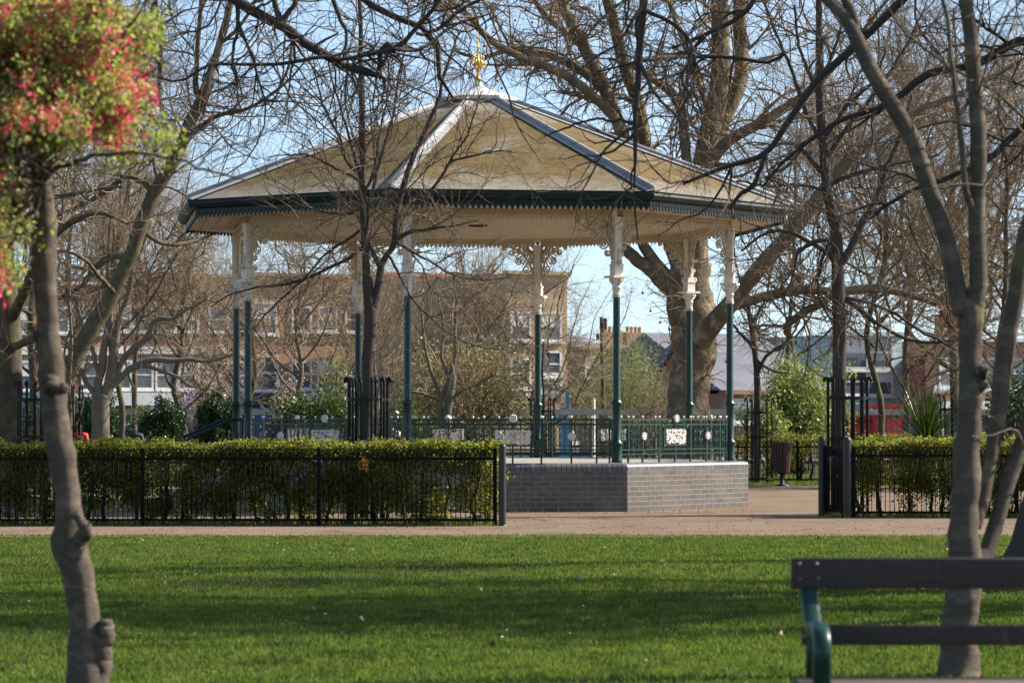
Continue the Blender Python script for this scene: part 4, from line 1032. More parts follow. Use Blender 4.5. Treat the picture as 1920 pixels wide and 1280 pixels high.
# --- leaning tree, pale forked tree and shaded trunk on the left
tree('leaning_tree', 'large mossy tree leaning right beside the blossom tree trunk', 55.0,
    [(88, 800, 21.8), (110, 745, 18.5), (133, 694, 17.6), (150, 660, 16.8), (175, 615, 16.0), (205, 568, 15.1), (233, 510, 14.3), (252, 470, 13.4), (267, 420, 13.4), (280, 385, 13.4), (295, 350, 12.6), (320, 310, 12.2), (340, 268, 11.8), (354, 233, 11.8), (372, 200, 11.8), (386, 172, 10.9), (398, 130, 7.6), (410, 93, 7.1), (422, 50, 6.7), (432, 10, 6.3), (445, -60, 5.9), (470, -200, 4.2)],
    [[(378, 190, 6.7), (365, 165, 6.7), (366, 143, 5.0), (370, 83, 5.0), (375, 30, 4.6), (378, -20, 4.2), dict(ext=4)],
     [(290, 362, 5.9), (262, 340, 5.5), (235, 335, 5.0), (200, 358, 5.0), (160, 380, 4.2), (110, 402, 3.4), (60, 420, 2.5)],
     [(240, 490, 6.7), (215, 478, 5.9, 1), (180, 500, 5.0, 1.5), (150, 540, 4.2, 2), (110, 560, 3.4, 2)],
     [(265, 430, 5.9), (300, 455, 5.0, 1), (340, 460, 4.2, 1.5), (400, 440, 3.4, 2), (450, 400, 2.5, 2)],
     [(345, 255, 5.9), (370, 240, 5.0, -1), (410, 215, 4.2, -1.5), (470, 200, 3.4, -2), (540, 150, 2.5, -2), dict(ext=1)],
     [(300, 345, 5.0), (290, 290, 5.0, 1), (310, 230, 4.6, 1.5), (300, 180, 4.6, 2), (306, 110, 4.2, 2), (300, 30, 3.4, 2), dict(ext=3)],
     [(330, 290, 5.0), (310, 250, 4.2, -1), (270, 200, 4.2, -1.5), (240, 120, 3.4, -2), (220, 20, 3.4, -2), dict(ext=3)],
     [(415, 80, 4.2), (440, 60, 3.8), (470, 20, 3.4), (490, -40, 2.5), dict(ext=3)], [(215, 550, 5.0), (190, 520, 4.2, -1), (150, 480, 3.4, -2), (100, 470, 2.5, -2)], [(440, -40, 5.0), (420, -120, 4.2), (380, -250, 3.4), dict(ext=3)]],
    M['bark_olive'], M['twig_grey'], 29, (var(L1, dens=3.4, len=(.7, 2.6), r=.022), var(L2, dens=4.6, r=.015), var(L3, dens=4.8, r=.0095)), K=16, rough=.07)
tree('forked_tree', 'small pale tree forking low between the rounded evergreen bushes', 62.0,
    [(189, 850, 18), (189, 822, 17), (189, 780, 16.5), (190, 752, 16), (193, 738, 16)],
    [[(186, 745, 9), (183, 720, 8), (190, 690, 8), (192, 660, 7.5), (199, 625, 6.5), (205, 560, 5.5), (200, 500, 4), (205, 430, 3), dict(ext=1)],
     [(198, 742, 11), (206, 715, 10), (211, 680, 9.5), (214, 640, 8), (222, 600, 6), (240, 550, 5), (250, 480, 4), (260, 420, 3), dict(ext=1)],
     [(202, 736, 8), (215, 712, 7), (229, 677, 6), (247, 655, 5.5), (266, 640, 5), (282, 615, 5), (287, 602, 5), (300, 598, 4.5), (322, 598, 4), (350, 580, 2.5), (390, 560, 2)],
     [(205, 728, 7), (235, 700, 6.5), (262, 683, 6), (290, 674, 5.5), (330, 676, 5), (356, 672, 4.5), (400, 676, 3), (450, 660, 2)],
     [(262, 685, 5), (290, 690, 4), (319, 700, 4), (340, 708, 3.5), (356, 722, 3), (390, 730, 2), (420, 740, 1.5)],
     [(182, 742, 6), (165, 720, 5), (150, 690, 4.5), (120, 670, 4), (80, 650, 3)], [(186, 700, 5), (170, 650, 4.5), (150, 600, 4), (140, 540, 3)]],
    M['bark_pale'], M['twig_tan'], 30, (var(L1, dens=2.2, len=(.5, 1.7), r=.017), var(L2, dens=2.8, r=.010, len=(.3, 1.0)), var(L3, dens=2.4, r=.0065)), K=14, grow_trunk=False)
tree('stout_tree', 'shaded stout trunk at the far left edge with hanging twigs', 50.0,
    [(12, 850, 31.2), (14, 780, 27.1), (18, 690, 25.4), (15, 600, 24.6), (5, 500, 23.8), (-15, 380, 22.1), (-30, 250, 19.7), (-30, 100, 16.4), (-20, -60, 12.3), (-10, -250, 8.2)],
    [[(20, 600, 11.5), (50, 540, 9.0, -1), (80, 470, 7.4, -2), (130, 420, 5.7, -3), (190, 400, 4.1, -4), (240, 420, 2.5, -4)], [(0, 470, 10.7), (40, 400, 8.2, 1), (90, 330, 6.6, 2), (150, 250, 4.9, 3), (200, 150, 4.1, 3), dict(ext=2)],
     [(-20, 330, 9.8), (30, 230, 7.4), (90, 120, 6.6), (150, 0, 4.9), dict(ext=2)], [(-25, 150, 8.2), (40, 60, 6.6), (110, -60, 4.9), dict(ext=2)], [(-20, 400, 9.8), (-100, 300, 7.4), (-200, 180, 5.7), dict(ext=2)], [(18, 650, 8.2), (60, 640, 6.6, -1), (100, 650, 4.1, -2), (130, 690, 2.5, -2)],
     [(-15, 380, 8.2), (40, 380, 6.6, -2), (100, 370, 4.9, -3), (160, 360, 3.3, -4), (230, 350, 2.0, -5)]],
    M['bark_olive'], M['twig_tan'], 31, (var(L1, dens=3.3, len=(.7, 2.4), r=.02, up=-.05), var(L2, dens=4.4, r=.011, up=-.06), var(L3, dens=4.4, r=.0065)), K=16)

# --- bare trees and bushes farther back
def bare(label, px, D, h, w, seed, bark, twig, r=.12, n=9, low=.2, lv=None, kind='bare_tree', lean=0, cat='tree'):
    """a bare tree of height h and half-width w whose limbs rise from the trunk"""
    rng = np.random.default_rng(seed); k = mpp(D); X0 = px; g = at(px, 640, D)
    yp = lambda z: 640 - F * ((z - EYE) * math.cos(PITCH) - D * math.sin(PITCH)) / (D * math.cos(PITCH) + (z - EYE) * math.sin(PITCH))
    tr = []; m = 7
    for i in range(m + 1):
        f = i / m; tr.append((px + (lean * f + rng.normal(0, .012) * h * (i > 0)) / k, yp(h * .82 * f + .0), r / k * (1 - .82 * f), rng.normal(0, .05)))
    lb = []
    for j in range(n):
        f = low + (1 - low) * .8 * (j + rng.random()) / n; a = rng.uniform(0, 2 * PI); ww = w * (1 - .55 * f) * rng.uniform(.6, 1.1); z0 = h * .82 * f
        p = []; cx = lean * f
        for q in range(6):
            u = q / 5; p.append((px + (cx + math.cos(a) * ww * u ** .85 + rng.normal(0, .03) * w * (q > 0)) / k, yp(z0 + (h - z0) * .62 * u ** 1.25), r * .5 * (1 - .6 * f) / k * (1 - .85 * u), math.sin(a) * ww * u ** .85))
        lb.append(p)
    return tree(kind, label, D, tr, lb, bark, twig, seed, lv or LV_FAR, K=10, cat=cat)
LV_FAR = (var(L1, dens=2.5, len=(.8, 2.4), r=.026, N=8, up=.05), var(L2, dens=4.2, len=(.5, 1.5), r=.018, N=6), var(L3, dens=4.6, len=(.25, .9), r=.012, N=4))
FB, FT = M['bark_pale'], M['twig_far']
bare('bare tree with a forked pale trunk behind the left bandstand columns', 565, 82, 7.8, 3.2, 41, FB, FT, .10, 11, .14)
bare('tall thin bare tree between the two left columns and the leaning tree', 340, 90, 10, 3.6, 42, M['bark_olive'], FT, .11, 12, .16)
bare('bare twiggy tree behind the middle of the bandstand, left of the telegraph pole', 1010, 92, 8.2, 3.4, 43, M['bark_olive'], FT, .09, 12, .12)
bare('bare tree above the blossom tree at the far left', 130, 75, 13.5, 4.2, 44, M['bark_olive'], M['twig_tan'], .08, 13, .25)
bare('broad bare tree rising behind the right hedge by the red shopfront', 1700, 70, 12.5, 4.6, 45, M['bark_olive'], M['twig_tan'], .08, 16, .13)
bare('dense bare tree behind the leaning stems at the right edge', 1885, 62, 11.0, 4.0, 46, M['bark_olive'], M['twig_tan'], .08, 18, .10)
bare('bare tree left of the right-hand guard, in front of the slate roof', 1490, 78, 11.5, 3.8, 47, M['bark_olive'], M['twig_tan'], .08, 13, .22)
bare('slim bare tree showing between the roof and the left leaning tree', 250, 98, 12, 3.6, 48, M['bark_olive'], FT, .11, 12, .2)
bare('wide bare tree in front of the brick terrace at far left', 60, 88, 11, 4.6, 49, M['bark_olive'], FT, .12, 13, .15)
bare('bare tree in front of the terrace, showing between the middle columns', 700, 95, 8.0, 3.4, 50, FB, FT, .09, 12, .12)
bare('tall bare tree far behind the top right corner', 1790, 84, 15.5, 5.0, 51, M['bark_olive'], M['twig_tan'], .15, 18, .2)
# pollarded pale stems in the bed behind the bandstand
tree('pollarded_tree', 'pale pollarded tree with two stems in the bed behind the bandstand', 74.0,
    [(838, 860, 10), (838, 800, 9), (842, 750, 8.5), (847, 715, 9), (848, 700, 9)],
    [[(830, 840, 7), (828, 790, 6.5), (826, 760, 6), (832, 735, 5), (843, 712, 5), (846, 690, 4)], [(828, 750, 5), (815, 720, 4), (805, 690, 3.5), (795, 650, 3), (790, 590, 2), dict(ext=.5)], [(847, 702, 5), (853, 660, 4), (852, 620, 3.5), (858, 560, 3), dict(ext=.5)],
     [(846, 745, 4), (868, 730, 3.5), (890, 720, 3), (925, 700, 2)], [(843, 710, 4), (828, 670, 3), (830, 610, 2.5), (822, 560, 2)], [(826, 752, 3), (800, 742, 3), (770, 735, 2.5), (740, 745, 1.5)]],
    M['bark_pale'], FT, 52, (var(L1, dens=2.4, len=(.5, 1.6), r=.02), var(L2, dens=3, r=.012), var(L3, dens=2, r=.008)), grow_trunk=False)
def bush(name, label, px, py, D, wpx, mat, n, leaf, seed, clumps=60, depth=None, shape=2.2, asp=.6, wood='hedge_wood', twigs=True, ztop=None, group=None, cl=.16):
    """leafy bush: leaves gathered in clumps through a domed volume, on thin stems"""
    rng = np.random.default_rng(seed); X = gx(px, D); H = gz(py, D) if ztop is None else ztop; W = wpx * mpp(D) / 2; dp = depth or W
    root = thing(name, label, 'bush' if 'tree' not in name else 'tree', (X, D, 0), group)
    u = nrm(rng.normal(size=(clumps, 3))); u[:, 2] = np.abs(u[:, 2]) * 1.15 - .15; rr = rng.uniform(.35, 1, clumps) ** .5
    c = u * rr[:, None]; lump = 1 + .18 * rng.normal(size=(clumps, 1)); c = c * lump
    cen = np.stack([X + c[:, 0] * W, D + c[:, 1] * dp, np.clip(H * .40 + c[:, 2] * H * .58, .06, None)], 1)
    k = rng.integers(0, clumps, n); P = cen[k] + rng.normal(size=(n, 3)) * np.array([W, dp, H * .55]) * cl
    P[:, 2] = np.clip(P[:, 2], .02, None)
    V, Q = leaf_quads(P, leaf, rng, asp, .1)
    o = bpy.data.objects.new('leaves', np_mesh('leaves', V - ORG[root.name], [Q], None, [mat])); C.objects.link(o); o.parent = root
    ST = []; SR = []
    for q in range(min(clumps, 46)):
        b = np.array([X + rng.normal(0, W * .12), D + rng.normal(0, dp * .12), -.02]); e = cen[q]; t = np.linspace(0, 1, 8)[:, None]
        m = b + (e - b) * t; m[:, 2] = b[2] + (e[2] - b[2]) * t[:, 0] ** .75; m[1:-1] += rng.normal(0, .03, (6, 3)) * W
        ST.append(m); SR.append(np.linspace(.022, .005, 8))
    sm = MB(); P0, R0 = np.array(ST), np.array(SR); V, Q = tubes(P0, R0, 5); sm.add(V, [Q], True)
    if twigs:
        P1, R1 = grow(P0, R0, dict(dens=3.5, len=(.2 * H * .4, .5 * H * .5), ang=(25, 70), r=.009, N=6, up=.03, curl=.18, t0=.35), rng); V, Q = tubes(P1, R1, 3); sm.add(V, [Q], True)
    sm.build('stems', M[wood], root); return root
M['leaf_ever'] = m_leaf('evergreen_leaf', [(.022, .05, .014), (.04, .075, .02), (.06, .10, .03), (.028, .055, .018)], .12, .3, 1.2)
M['leaf_laurel'] = m_leaf('laurel_leaf', [(.05, .09, .02), (.09, .13, .028), (.03, .06, .015), (.13, .16, .05)], .25, .3, 1.2)
M['leaf_willow'] = m_leaf('willow_leaf', [(.22, .26, .07), (.28, .31, .10), (.18, .21, .06), (.3, .29, .13)], .45, .5, .8)
M['leaf_lime'] = m_leaf('bright_leaf', [(.21, .27, .075), (.27, .33, .10), (.17, .21, .06), (.31, .34, .15)], .45, .45, .9)
M['leaf_red'] = m_leaf('russet_leaf', [(.27, .17, .09), (.20, .14, .06), (.36, .26, .15), (.17, .15, .05), (.36, .33, .22)], .35, .5, 1.0)
M['leaf_pink'] = m_leaf('pink_petal', [(.62, .42, .42), (.55, .33, .34), (.68, .52, .5)], .4, .6, 1)
EG = 'rounded evergreen bushes on the left lawn'
bush('evergreen_bush', 'dark evergreen bush behind the pale forked tree trunk', 186, 742, 88, 104, M['leaf_ever'], 16000, .075, 61, 150, group=EG, cl=.10)
bush('evergreen_bush', 'dark evergreen bush standing by itself right of the person in black', 306, 752, 88.5, 86, M['leaf_ever'], 15000, .075, 62, 150, group=EG, cl=.10)
bush('evergreen_bush', 'dark evergreen bush next to the left-hand bandstand column', 408, 740, 87, 88, M['leaf_ever'], 15000, .075, 63, 150, group=EG, cl=.10)
bush('laurel_bush', 'glossy mid green laurel behind the left side of the bandstand', 585, 752, 74, 150, M['leaf_laurel'], 13000, .09, 64, 120)
bush('yellow_green_shrub', 'loose yellow-green shrub behind the person in black', 268, 768, 89, 70, M['leaf_lime'], 1500, .08, 65, 40)
bush('yellow_green_shrub', 'light airy yellow-green shrub above the laurel', 628, 668, 80, 90, M['leaf_lime'], 900, .075, 66, 60, cl=.2)
bush('russet_shrub', 'wide russet-leaved shrub behind the centre of the bandstand', 880, 640, 77, 280, M['leaf_red'], 13000, .085, 67, 170, 2.0, cl=.13)
bush('green_shrub', 'low green shrub in the bed under the russet shrub', 760, 752, 72, 120, M['leaf_laurel'], 2200, .09, 68, 50)
bush('willow_tree', 'pale green willow coming into leaf beside the telegraph pole', 1165, 640, 100, 190, M['leaf_willow'], 14000, .085, 69, 150, 1.6, asp=.3, cl=.15)
bush('bright_bush', 'bright green leafy bush behind the far hedge beside the sapling', 1495, 688, 75, 170, M['leaf_lime'], 13000, .085, 70, 110)
bush('bright_bush', 'small bright bush just right of the sapling guard', 1448, 745, 72, 70, M['leaf_lime'], 1500, .08, 71, 40)
bush('cherry_bush', 'pale pink flowering cherry in front of the shops', 385, 676, 105, 130, M['leaf_pink'], 2600, .08, 72, 110, cl=.16)
bush('cherry_bush', 'pink flowering shrub left of the middle bandstand columns', 540, 715, 102, 80, M['leaf_pink'], 1300, .08, 73, 60)
bush('dark_shrub', 'dark low shrub at the right edge behind the stems', 1920, 690, 58, 160, M['leaf_ever'], 4500, .085, 74, 70)
bush('ivy_shrub', 'ragged ivy shrub under the shaded trunk at far left', 60, 742, 60, 120, M['leaf_laurel'], 2200, .08, 75, 50)
# bare thicket by the foot of the plane
bare('tangled bare thicket at the foot of the plane tree', 1225, 84, 2.9, 1.7, 76, FB, FT, .05, 14, .05, (var(L1, dens=5, len=(.4, 1.2), r=.02, N=7, up=.0), var(L2, dens=5, r=.012, len=(.3, .8)), var(L3, dens=3, r=.009)), 'bare_shrub', cat='bush')
# spiky cordyline
def spiky(label, px, py, D, wpx, seed):
    rng = np.random.default_rng(seed); X = gx(px, D); H = gz(py, D); root = thing('cordyline', label, 'plant', (X, D, 0))
    t = MB().tube([(X, D, -.02), (X + .02, D, H * .2), (X, D, H * .42)], [.09, .07, .06], 8); t.build('trunk', M['bark_pale'], root)
    V = []; Q = []; n = 420; c0 = np.array([X, D, H * .40])
    for i in range(n):
        a = rng.uniform(0, 2 * PI); e = rng.uniform(-.45, 1.45); L = rng.uniform(.8, 1.1) * H * .66; d = np.array([math.cos(a) * math.cos(e), math.sin(a) * math.cos(e), math.sin(e)])
        w = nrm(np.cross(d, [0, 0, 1.])) * .022; m = []
        for q in range(5):
            u = q / 4; p = c0 + d * L * u - np.array([0, 0, .22 * L * u * u * math.cos(e)]); ww = w * (1 - u ** 2 * .97); m += [p - ww, p + ww]
        b = len(V); V += m; Q += [[b + 2 * q, b + 2 * q + 1, b + 2 * q + 3, b + 2 * q + 2] for q in range(4)]
    o = bpy.data.objects.new('leaf_rosette', np_mesh('leaf_rosette', np.array(V) - ORG[root.name], [np.array(Q)], None, [M['leaf_laurel']])); C.objects.link(o); o.parent = root
spiky('spiky cordyline with sword leaves behind the right hedge', 1737, 716, 60, 110, 77)
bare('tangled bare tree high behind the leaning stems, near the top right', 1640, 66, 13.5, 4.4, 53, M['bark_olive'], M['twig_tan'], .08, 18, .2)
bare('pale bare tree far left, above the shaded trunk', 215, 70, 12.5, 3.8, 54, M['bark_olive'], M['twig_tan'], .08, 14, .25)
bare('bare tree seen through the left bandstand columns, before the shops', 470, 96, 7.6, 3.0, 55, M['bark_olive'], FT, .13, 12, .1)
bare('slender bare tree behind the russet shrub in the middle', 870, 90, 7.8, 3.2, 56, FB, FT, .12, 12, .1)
# trees standing just outside the right edge: their shadows lie across the lawn
bare('large bare tree just beyond the right edge, shading the middle of the lawn', 2560, 25.0, 11, 4.6, 57, M['bark_dark'], M['twig_dark'], .32, 16, .2)
bare('bare tree beyond the right edge behind the bench, shading the near lawn', 2750, 23.0, 9.5, 3.2, 58, M['bark_dark'], M['twig_dark'], .28, 14, .2)
# ================================================================== tree guards, bin, bench, people
def guard(label, px, D, h, rad, n=12, seed=0, group='tree guards'):
    X = gx(px, D); root = thing('tree_guard', label, 'tree guard', (X, D, 0), group); c = np.array([X, D, 0])
    for k in range(n):
        a = 2 * PI * k / n + .2; dx, dy = math.cos(a), math.sin(a); w = .019 if D < 45 else .014
        P = [(rad * dx, rad * dy, -.02), (rad * dx, rad * dy, h - .09), (rad * dx, rad * dy, h - .045)]
        for t in np.linspace(0, 1.25 * PI, 7): P.append(((rad + .028 - .028 * math.cos(t)) * dx, (rad + .028 - .028 * math.cos(t)) * dy, h - .045 + .035 * math.sin(t)))
        MB().tube(np.array(P) + c, w, 6).build('bar', M['iron'], root)
    for z in (.12, h * .55, h - .30):
        t = np.linspace(0, 2 * PI, 25); hb = MB()
        hb.add(np.concatenate([np.stack([(rad + o) * np.cos(t) + X, (rad + o) * np.sin(t) + D, np.full(25, z + q)], 1) for o, q in ((.012, -.02), (.012, .02), (-.006, .02), (-.006, -.02))]),
               [[[r * 25 + i, r * 25 + i + 1, ((r + 1) % 4) * 25 + i + 1, ((r + 1) % 4) * 25 + i] for r in range(4) for i in range(24)]])
        hb.build('hoop', M['iron'], root)
    return root
guard('black tree guard round the forked young tree before the bandstand', 691, 41.0, 1.93, .27)
guard('black tree guard behind the two right-hand posts, round the straight young tree', 1589, 43.6, 1.97, .29)
guard('narrow black tree guard round the thin sapling beside the litter bin', 1424, 63.8, 1.80, .27, 10)
guard('small black tree guard seen through the railings behind the bandstand', 1017, 68, 1.84, .27, 10)
guard('black tree guard at far left, half hidden by the blossom tree', 128, 52, 1.95, .24, 10)
guard('black tree guard at the left edge in front of the shaded stout trunk', 58, 48, 1.97, .20, 10)
guard('black tree guard between the cordyline and the leaning stems', 1785, 60, 1.86, .24, 10)
# slender trunks inside the guards that have one
tree('young_tree', 'very thin pale sapling in the small guard behind the bandstand', 68, [(1017, 865, 3), (1017, 780, 3), (1018, 740, 2.5), (1016, 690, 2), (1019, 640, 1.5)], [], M['bark_dark'], M['twig_grey'], 33, (var(L1, dens=2, len=(.3, .9), r=.012, N=7), var(L2, dens=2, r=.008)), K=7)
tree('young_tree', 'thin pale stem in the guard half hidden by the blossom tree', 52, [(132, 880, 5), (132, 800, 4.5), (131, 720, 4), (134, 640, 3.5), (130, 560, 2.5), (133, 480, 1.5)], [], M['bark_pale'], M['twig_grey'], 34, (var(L1, dens=2, len=(.4, 1.2), r=.012, N=7), var(L2, dens=2.4, r=.008)), K=8)

M['bin_slat'] = m_bark('stained_slat', (.085, .048, .038), (.05, .028, .024), None, .4, 8, .2, .2, .004)
def litter_bin():
    D = 62.0; X = gx(1466, D); k = np.array([X, D, 0]); root = thing('litter_bin', 'tapered brown slatted litter bin on a pedestal beside the sapling guard', 'litter bin', (X, D, 0))
    MB().lathe([(.16, -.02), (.16, .02), (.045, .05), (.04, .22), (.08, .26), (.12, .29), (.0, .30)], 14, k).build('pedestal', M['iron'], root)
    MB().lathe([(.0, .29), (.135, .29), (.19, .86), (.175, .86), (.12, .32), (0, .32)], 18, k).build('liner', M['iron'], root)
    for i in range(18):
        a = 2 * PI * i / 18; c, s = math.cos(a), math.sin(a); m = MB()
        for (z, r) in ((.28, .152), (.88, .212)): pass
        V = []
        for (z, r, w) in ((.28, .14, .019), (.89, .198, .028)):
            for (o, q) in ((0, -w), (.016, -w * .9), (.016, w * .9), (0, w)): V.append((c * (r + o) - s * q + X, s * (r + o) + c * q + D, z))
        m.add(V, [[[j, (j + 1) % 4, 4 + (j + 1) % 4, 4 + j] for j in range(4)], [[0, 1, 2, 3]], [[7, 6, 5, 4]]]); m.build('slat', M['bin_slat'], root)
    t = np.linspace(0, 2 * PI, 25); MB().tube(np.stack([X + .195 * np.cos(t), D + .195 * np.sin(t), np.full(25, .885)], 1), .014, 6, False).build('rim', M['iron'], root)
    # square post-mounted bag dispenser beside it
litter_bin()

# foreground bench
def mat_benchwood():
    t = NT('stained_bench_wood'); v = t.coord('Object', (1.2, 16, 16)); f = t.noise(v, 5, 8, .65, .5); g = t.noise(t.coord(), 6, 6, .7)
    col = t.ramp(f, [(.3, (.046, .031, .026)), (.7, (.080, .054, .044))])
    sc = t.noise(t.coord('Object', (5, 40, 1)), 3, 5, .6)
    col = t.mix(t.math('MULTIPLY', t.ramp(sc, [(.66, (0, 0, 0)), (.74, (1, 1, 1))]), .25), col, (.25, .22, .2))
    col = t.mix(t.math('MULTIPLY', g, .5), col, (.022, .019, .02))
    return t.finish(t.principled(col, t.math('ADD', t.math('MULTIPLY', g, .3), .45), 0, f, .2, .004, .25))
M['bench'] = mat_benchwood()
M['seat_wood'] = m_bark('worn_seat_wood', (.16, .125, .10), (.09, .07, .055), None, .4, 8, 1, .2, .003)
M['bolt'] = m_plain('steel_bolt', (.22, .2, .19), (.12, .1, .09), .4, 30, metal=.8)
M['bench_green'] = m_plain('bench_green_paint', (.003, .024, .016), (.004, .034, .022), .3, 18, bstr=.15, spec=.4)
DB = 11.9; kB = mpp(DB); x0 = gx(1484, DB); LB = 1.85; tilt = -.0035
bench = thing('park_bench', 'dark slatted park bench with green iron arm in the right foreground', 'bench', (x0 + LB / 2, DB - .2, 0))
def zB(py): return gz(py, DB)
def slat(name, pyt, pyb, y, th, xl=0, lab=None):
    z = (zB(pyt) + zB(pyb)) / 2; h = zB(pyt) - zB(pyb)
    c = np.array([x0 + xl + LB / 2, y, z])
    return MB().rbox(c, (LB - 2 * xl, th, h), .009, 0, 0).build(name, M['bench'], bench)
s1 = slat('back_slat', 1046, 1104, DB + .04, .034); s2 = slat('back_slat', 1171, 1208, DB - .01, .032, .018)
for (px, py) in ((1498, 1058), (1531, 1057), (1500, 1085), (1534, 1084)):
    c = at(px, py, DB + .02); MB().ball(c, .0085, 10, (1, .55, 1)).build('bolt', M['bolt'], s1)
c = at(1507, 1193, DB - .03); MB().ball(c, .010, 10, (1, .6, 1)).build('bolt', M['bolt'], s2)
zs = zB(1268) + .006
for i in range(5):
    MB().rbox(np.array([x0 + LB / 2, DB - .09 - i * .095, zs + .012 * (i - 1.5) * (i > 1) * .3 - .02]), (LB, .075, .034), .008, 0).build('seat_slat', M['seat_wood'], bench)
def bench_end(xc):
    """cast iron end: rear upright, arm sweeping forward and scrolling down, legs"""
    e = MB(); T = .042
    def strip(P, w, t=T):
        P = np.array(P, float); n = len(P); Pr, Wr = resample(np.c_[np.zeros(n), P], np.broadcast_to(np.asarray(w, float), (n,)), n * 5)
        d = nrm(np.gradient(Pr, axis=0)); N = np.stack([0 * d[:, 0], -d[:, 2], d[:, 1]], 1); V = []; m = len(Pr); b = .25
        for i in range(m):
            for (sx, sn) in ((-1 + b, -1), (1 - b, -1), (1, -1 + b * 1.5), (1, 1 - b * 1.5), (1 - b, 1), (-1 + b, 1), (-1, 1 - b * 1.5), (-1, -1 + b * 1.5)):
                V.append(Pr[i] + np.array([sx * t / 2, 0, 0]) + N[i] * sn * Wr[i] / 2)
        V = np.array(V) + [xc, 0, 0]; K = 8
        e.add(V, [[[i * K + j, i * K + (j + 1) % K, (i + 1) * K + (j + 1) % K, (i + 1) * K + j] for i in range(m - 1) for j in range(K)], [[j for j in range(K)]][0:0] or np.zeros((0, 4), int)], True)
        e.Fc.append(np.array([[e.n - K + j for j in range(K)]])); e.S.append(np.array([False])); e.Fc.append(np.array([[e.n - m * K + j for j in range(K)][::-1]])); e.S.append(np.array([False]))
    ya = DB
    strip([(ya + .085, zB(1062)), (ya + .08, zB(1110)), (ya + .04, zB(1150)), (ya - .01, zB(1200)), (ya - .005, zB(1260)), (ya + .03, .25), (ya + .10, 0)], [.045, .042, .042, .042, .042, .045, .05], .036)
    return e, strip
def build_end(xc, name):
    e, strip = bench_end(xc)
    za = zB(1178) + .02
    # arm: from high on the upright, sweeping down, forward, then curling to the front leg
    strip([(DB + .055, zB(1100)), (DB - .0, zB(1128)), (DB - .075, zB(1158)), (DB - .14, zB(1176)), (DB - .23, za - .004), (DB - .33, za), (DB - .41, za - .012), (DB - .452, za - .055), (DB - .455, za - .11), (DB - .44, .34), (DB - .43, .2), (DB - .47, .06), (DB - .49, .0)],
          [.034, .04, .046, .05, .052, .055, .06, .062, .062, .055, .05, .055, .06], .066)
    t = np.linspace(0, 1, 14); a = .6 + t * 1.5 * 2 * PI; r = .07 * (1 - .75 * t)
    strip(np.stack([DB - .37 + r * np.cos(a), za - .11 + r * np.sin(a)], 1), .024, .04)
    strip([(DB - .20, za - .02), (DB - .24, za - .07), (DB - .23, za - .13), (DB - .18, zs)], .02, .03)
    strip([(DB - .0, zs - .05), (DB - .2, zs - .065), (DB - .44, zs - .04)], .045, .034)
    return e.build(name, M['bench_green'], bench)
build_end(gx(1518, DB), 'iron_end'); build_end(gx(1518, DB) + LB - .16, 'iron_end')

# people seated on far benches
M['red_jacket'] = m_plain('red_padded_jacket', (.62, .018, .014), (.5, .012, .01), .6, 8, bstr=.2)
M['navy'] = m_plain('navy_coat', (.012, .013, .022), (.02, .02, .03), .7, 8, bstr=.2)
M['skin'] = m_plain('skin_tone', (.16, .085, .055), (.20, .11, .075), .55, 8)
M['hair'] = m_plain('dark_hair', (.012, .01, .009), None, .6, 40)
M['denim'] = m_plain('dark_trousers', (.03, .034, .045), None, .8, 10)
def skin_mesh(name, verts, edges, radii, mat, parent, root=0, lev=2):
    me = bpy.data.meshes.new(name); me.from_pydata([tuple(v) for v in verts], edges, [])
    o = bpy.data.objects.new(name, me); C.objects.link(o)
    m = o.modifiers.new('Skin', 'SKIN'); m.use_smooth_shade = True; s = o.modifiers.new('Subdivision', 'SUBSURF'); s.levels = lev; s.render_levels = lev
    for i, r in enumerate(radii):
        sv = me.skin_vertices[0].data[i]; sv.radius = r if isinstance(r, tuple) else (r, r); sv.use_root = i == root
    dg = bpy.context.evaluated_depsgraph_get(); dg.update(); ev = bpy.data.meshes.new_from_object(o.evaluated_get(dg)); ev.materials.clear(); ev.materials.append(mat)
    ev.name = name; o.modifiers.clear(); o.data = ev
    ev.polygons.foreach_set('use_smooth', np.ones(len(ev.polygons), bool))
    if parent: o.parent = parent; ORG[o.name] = np.zeros(3)
    return o
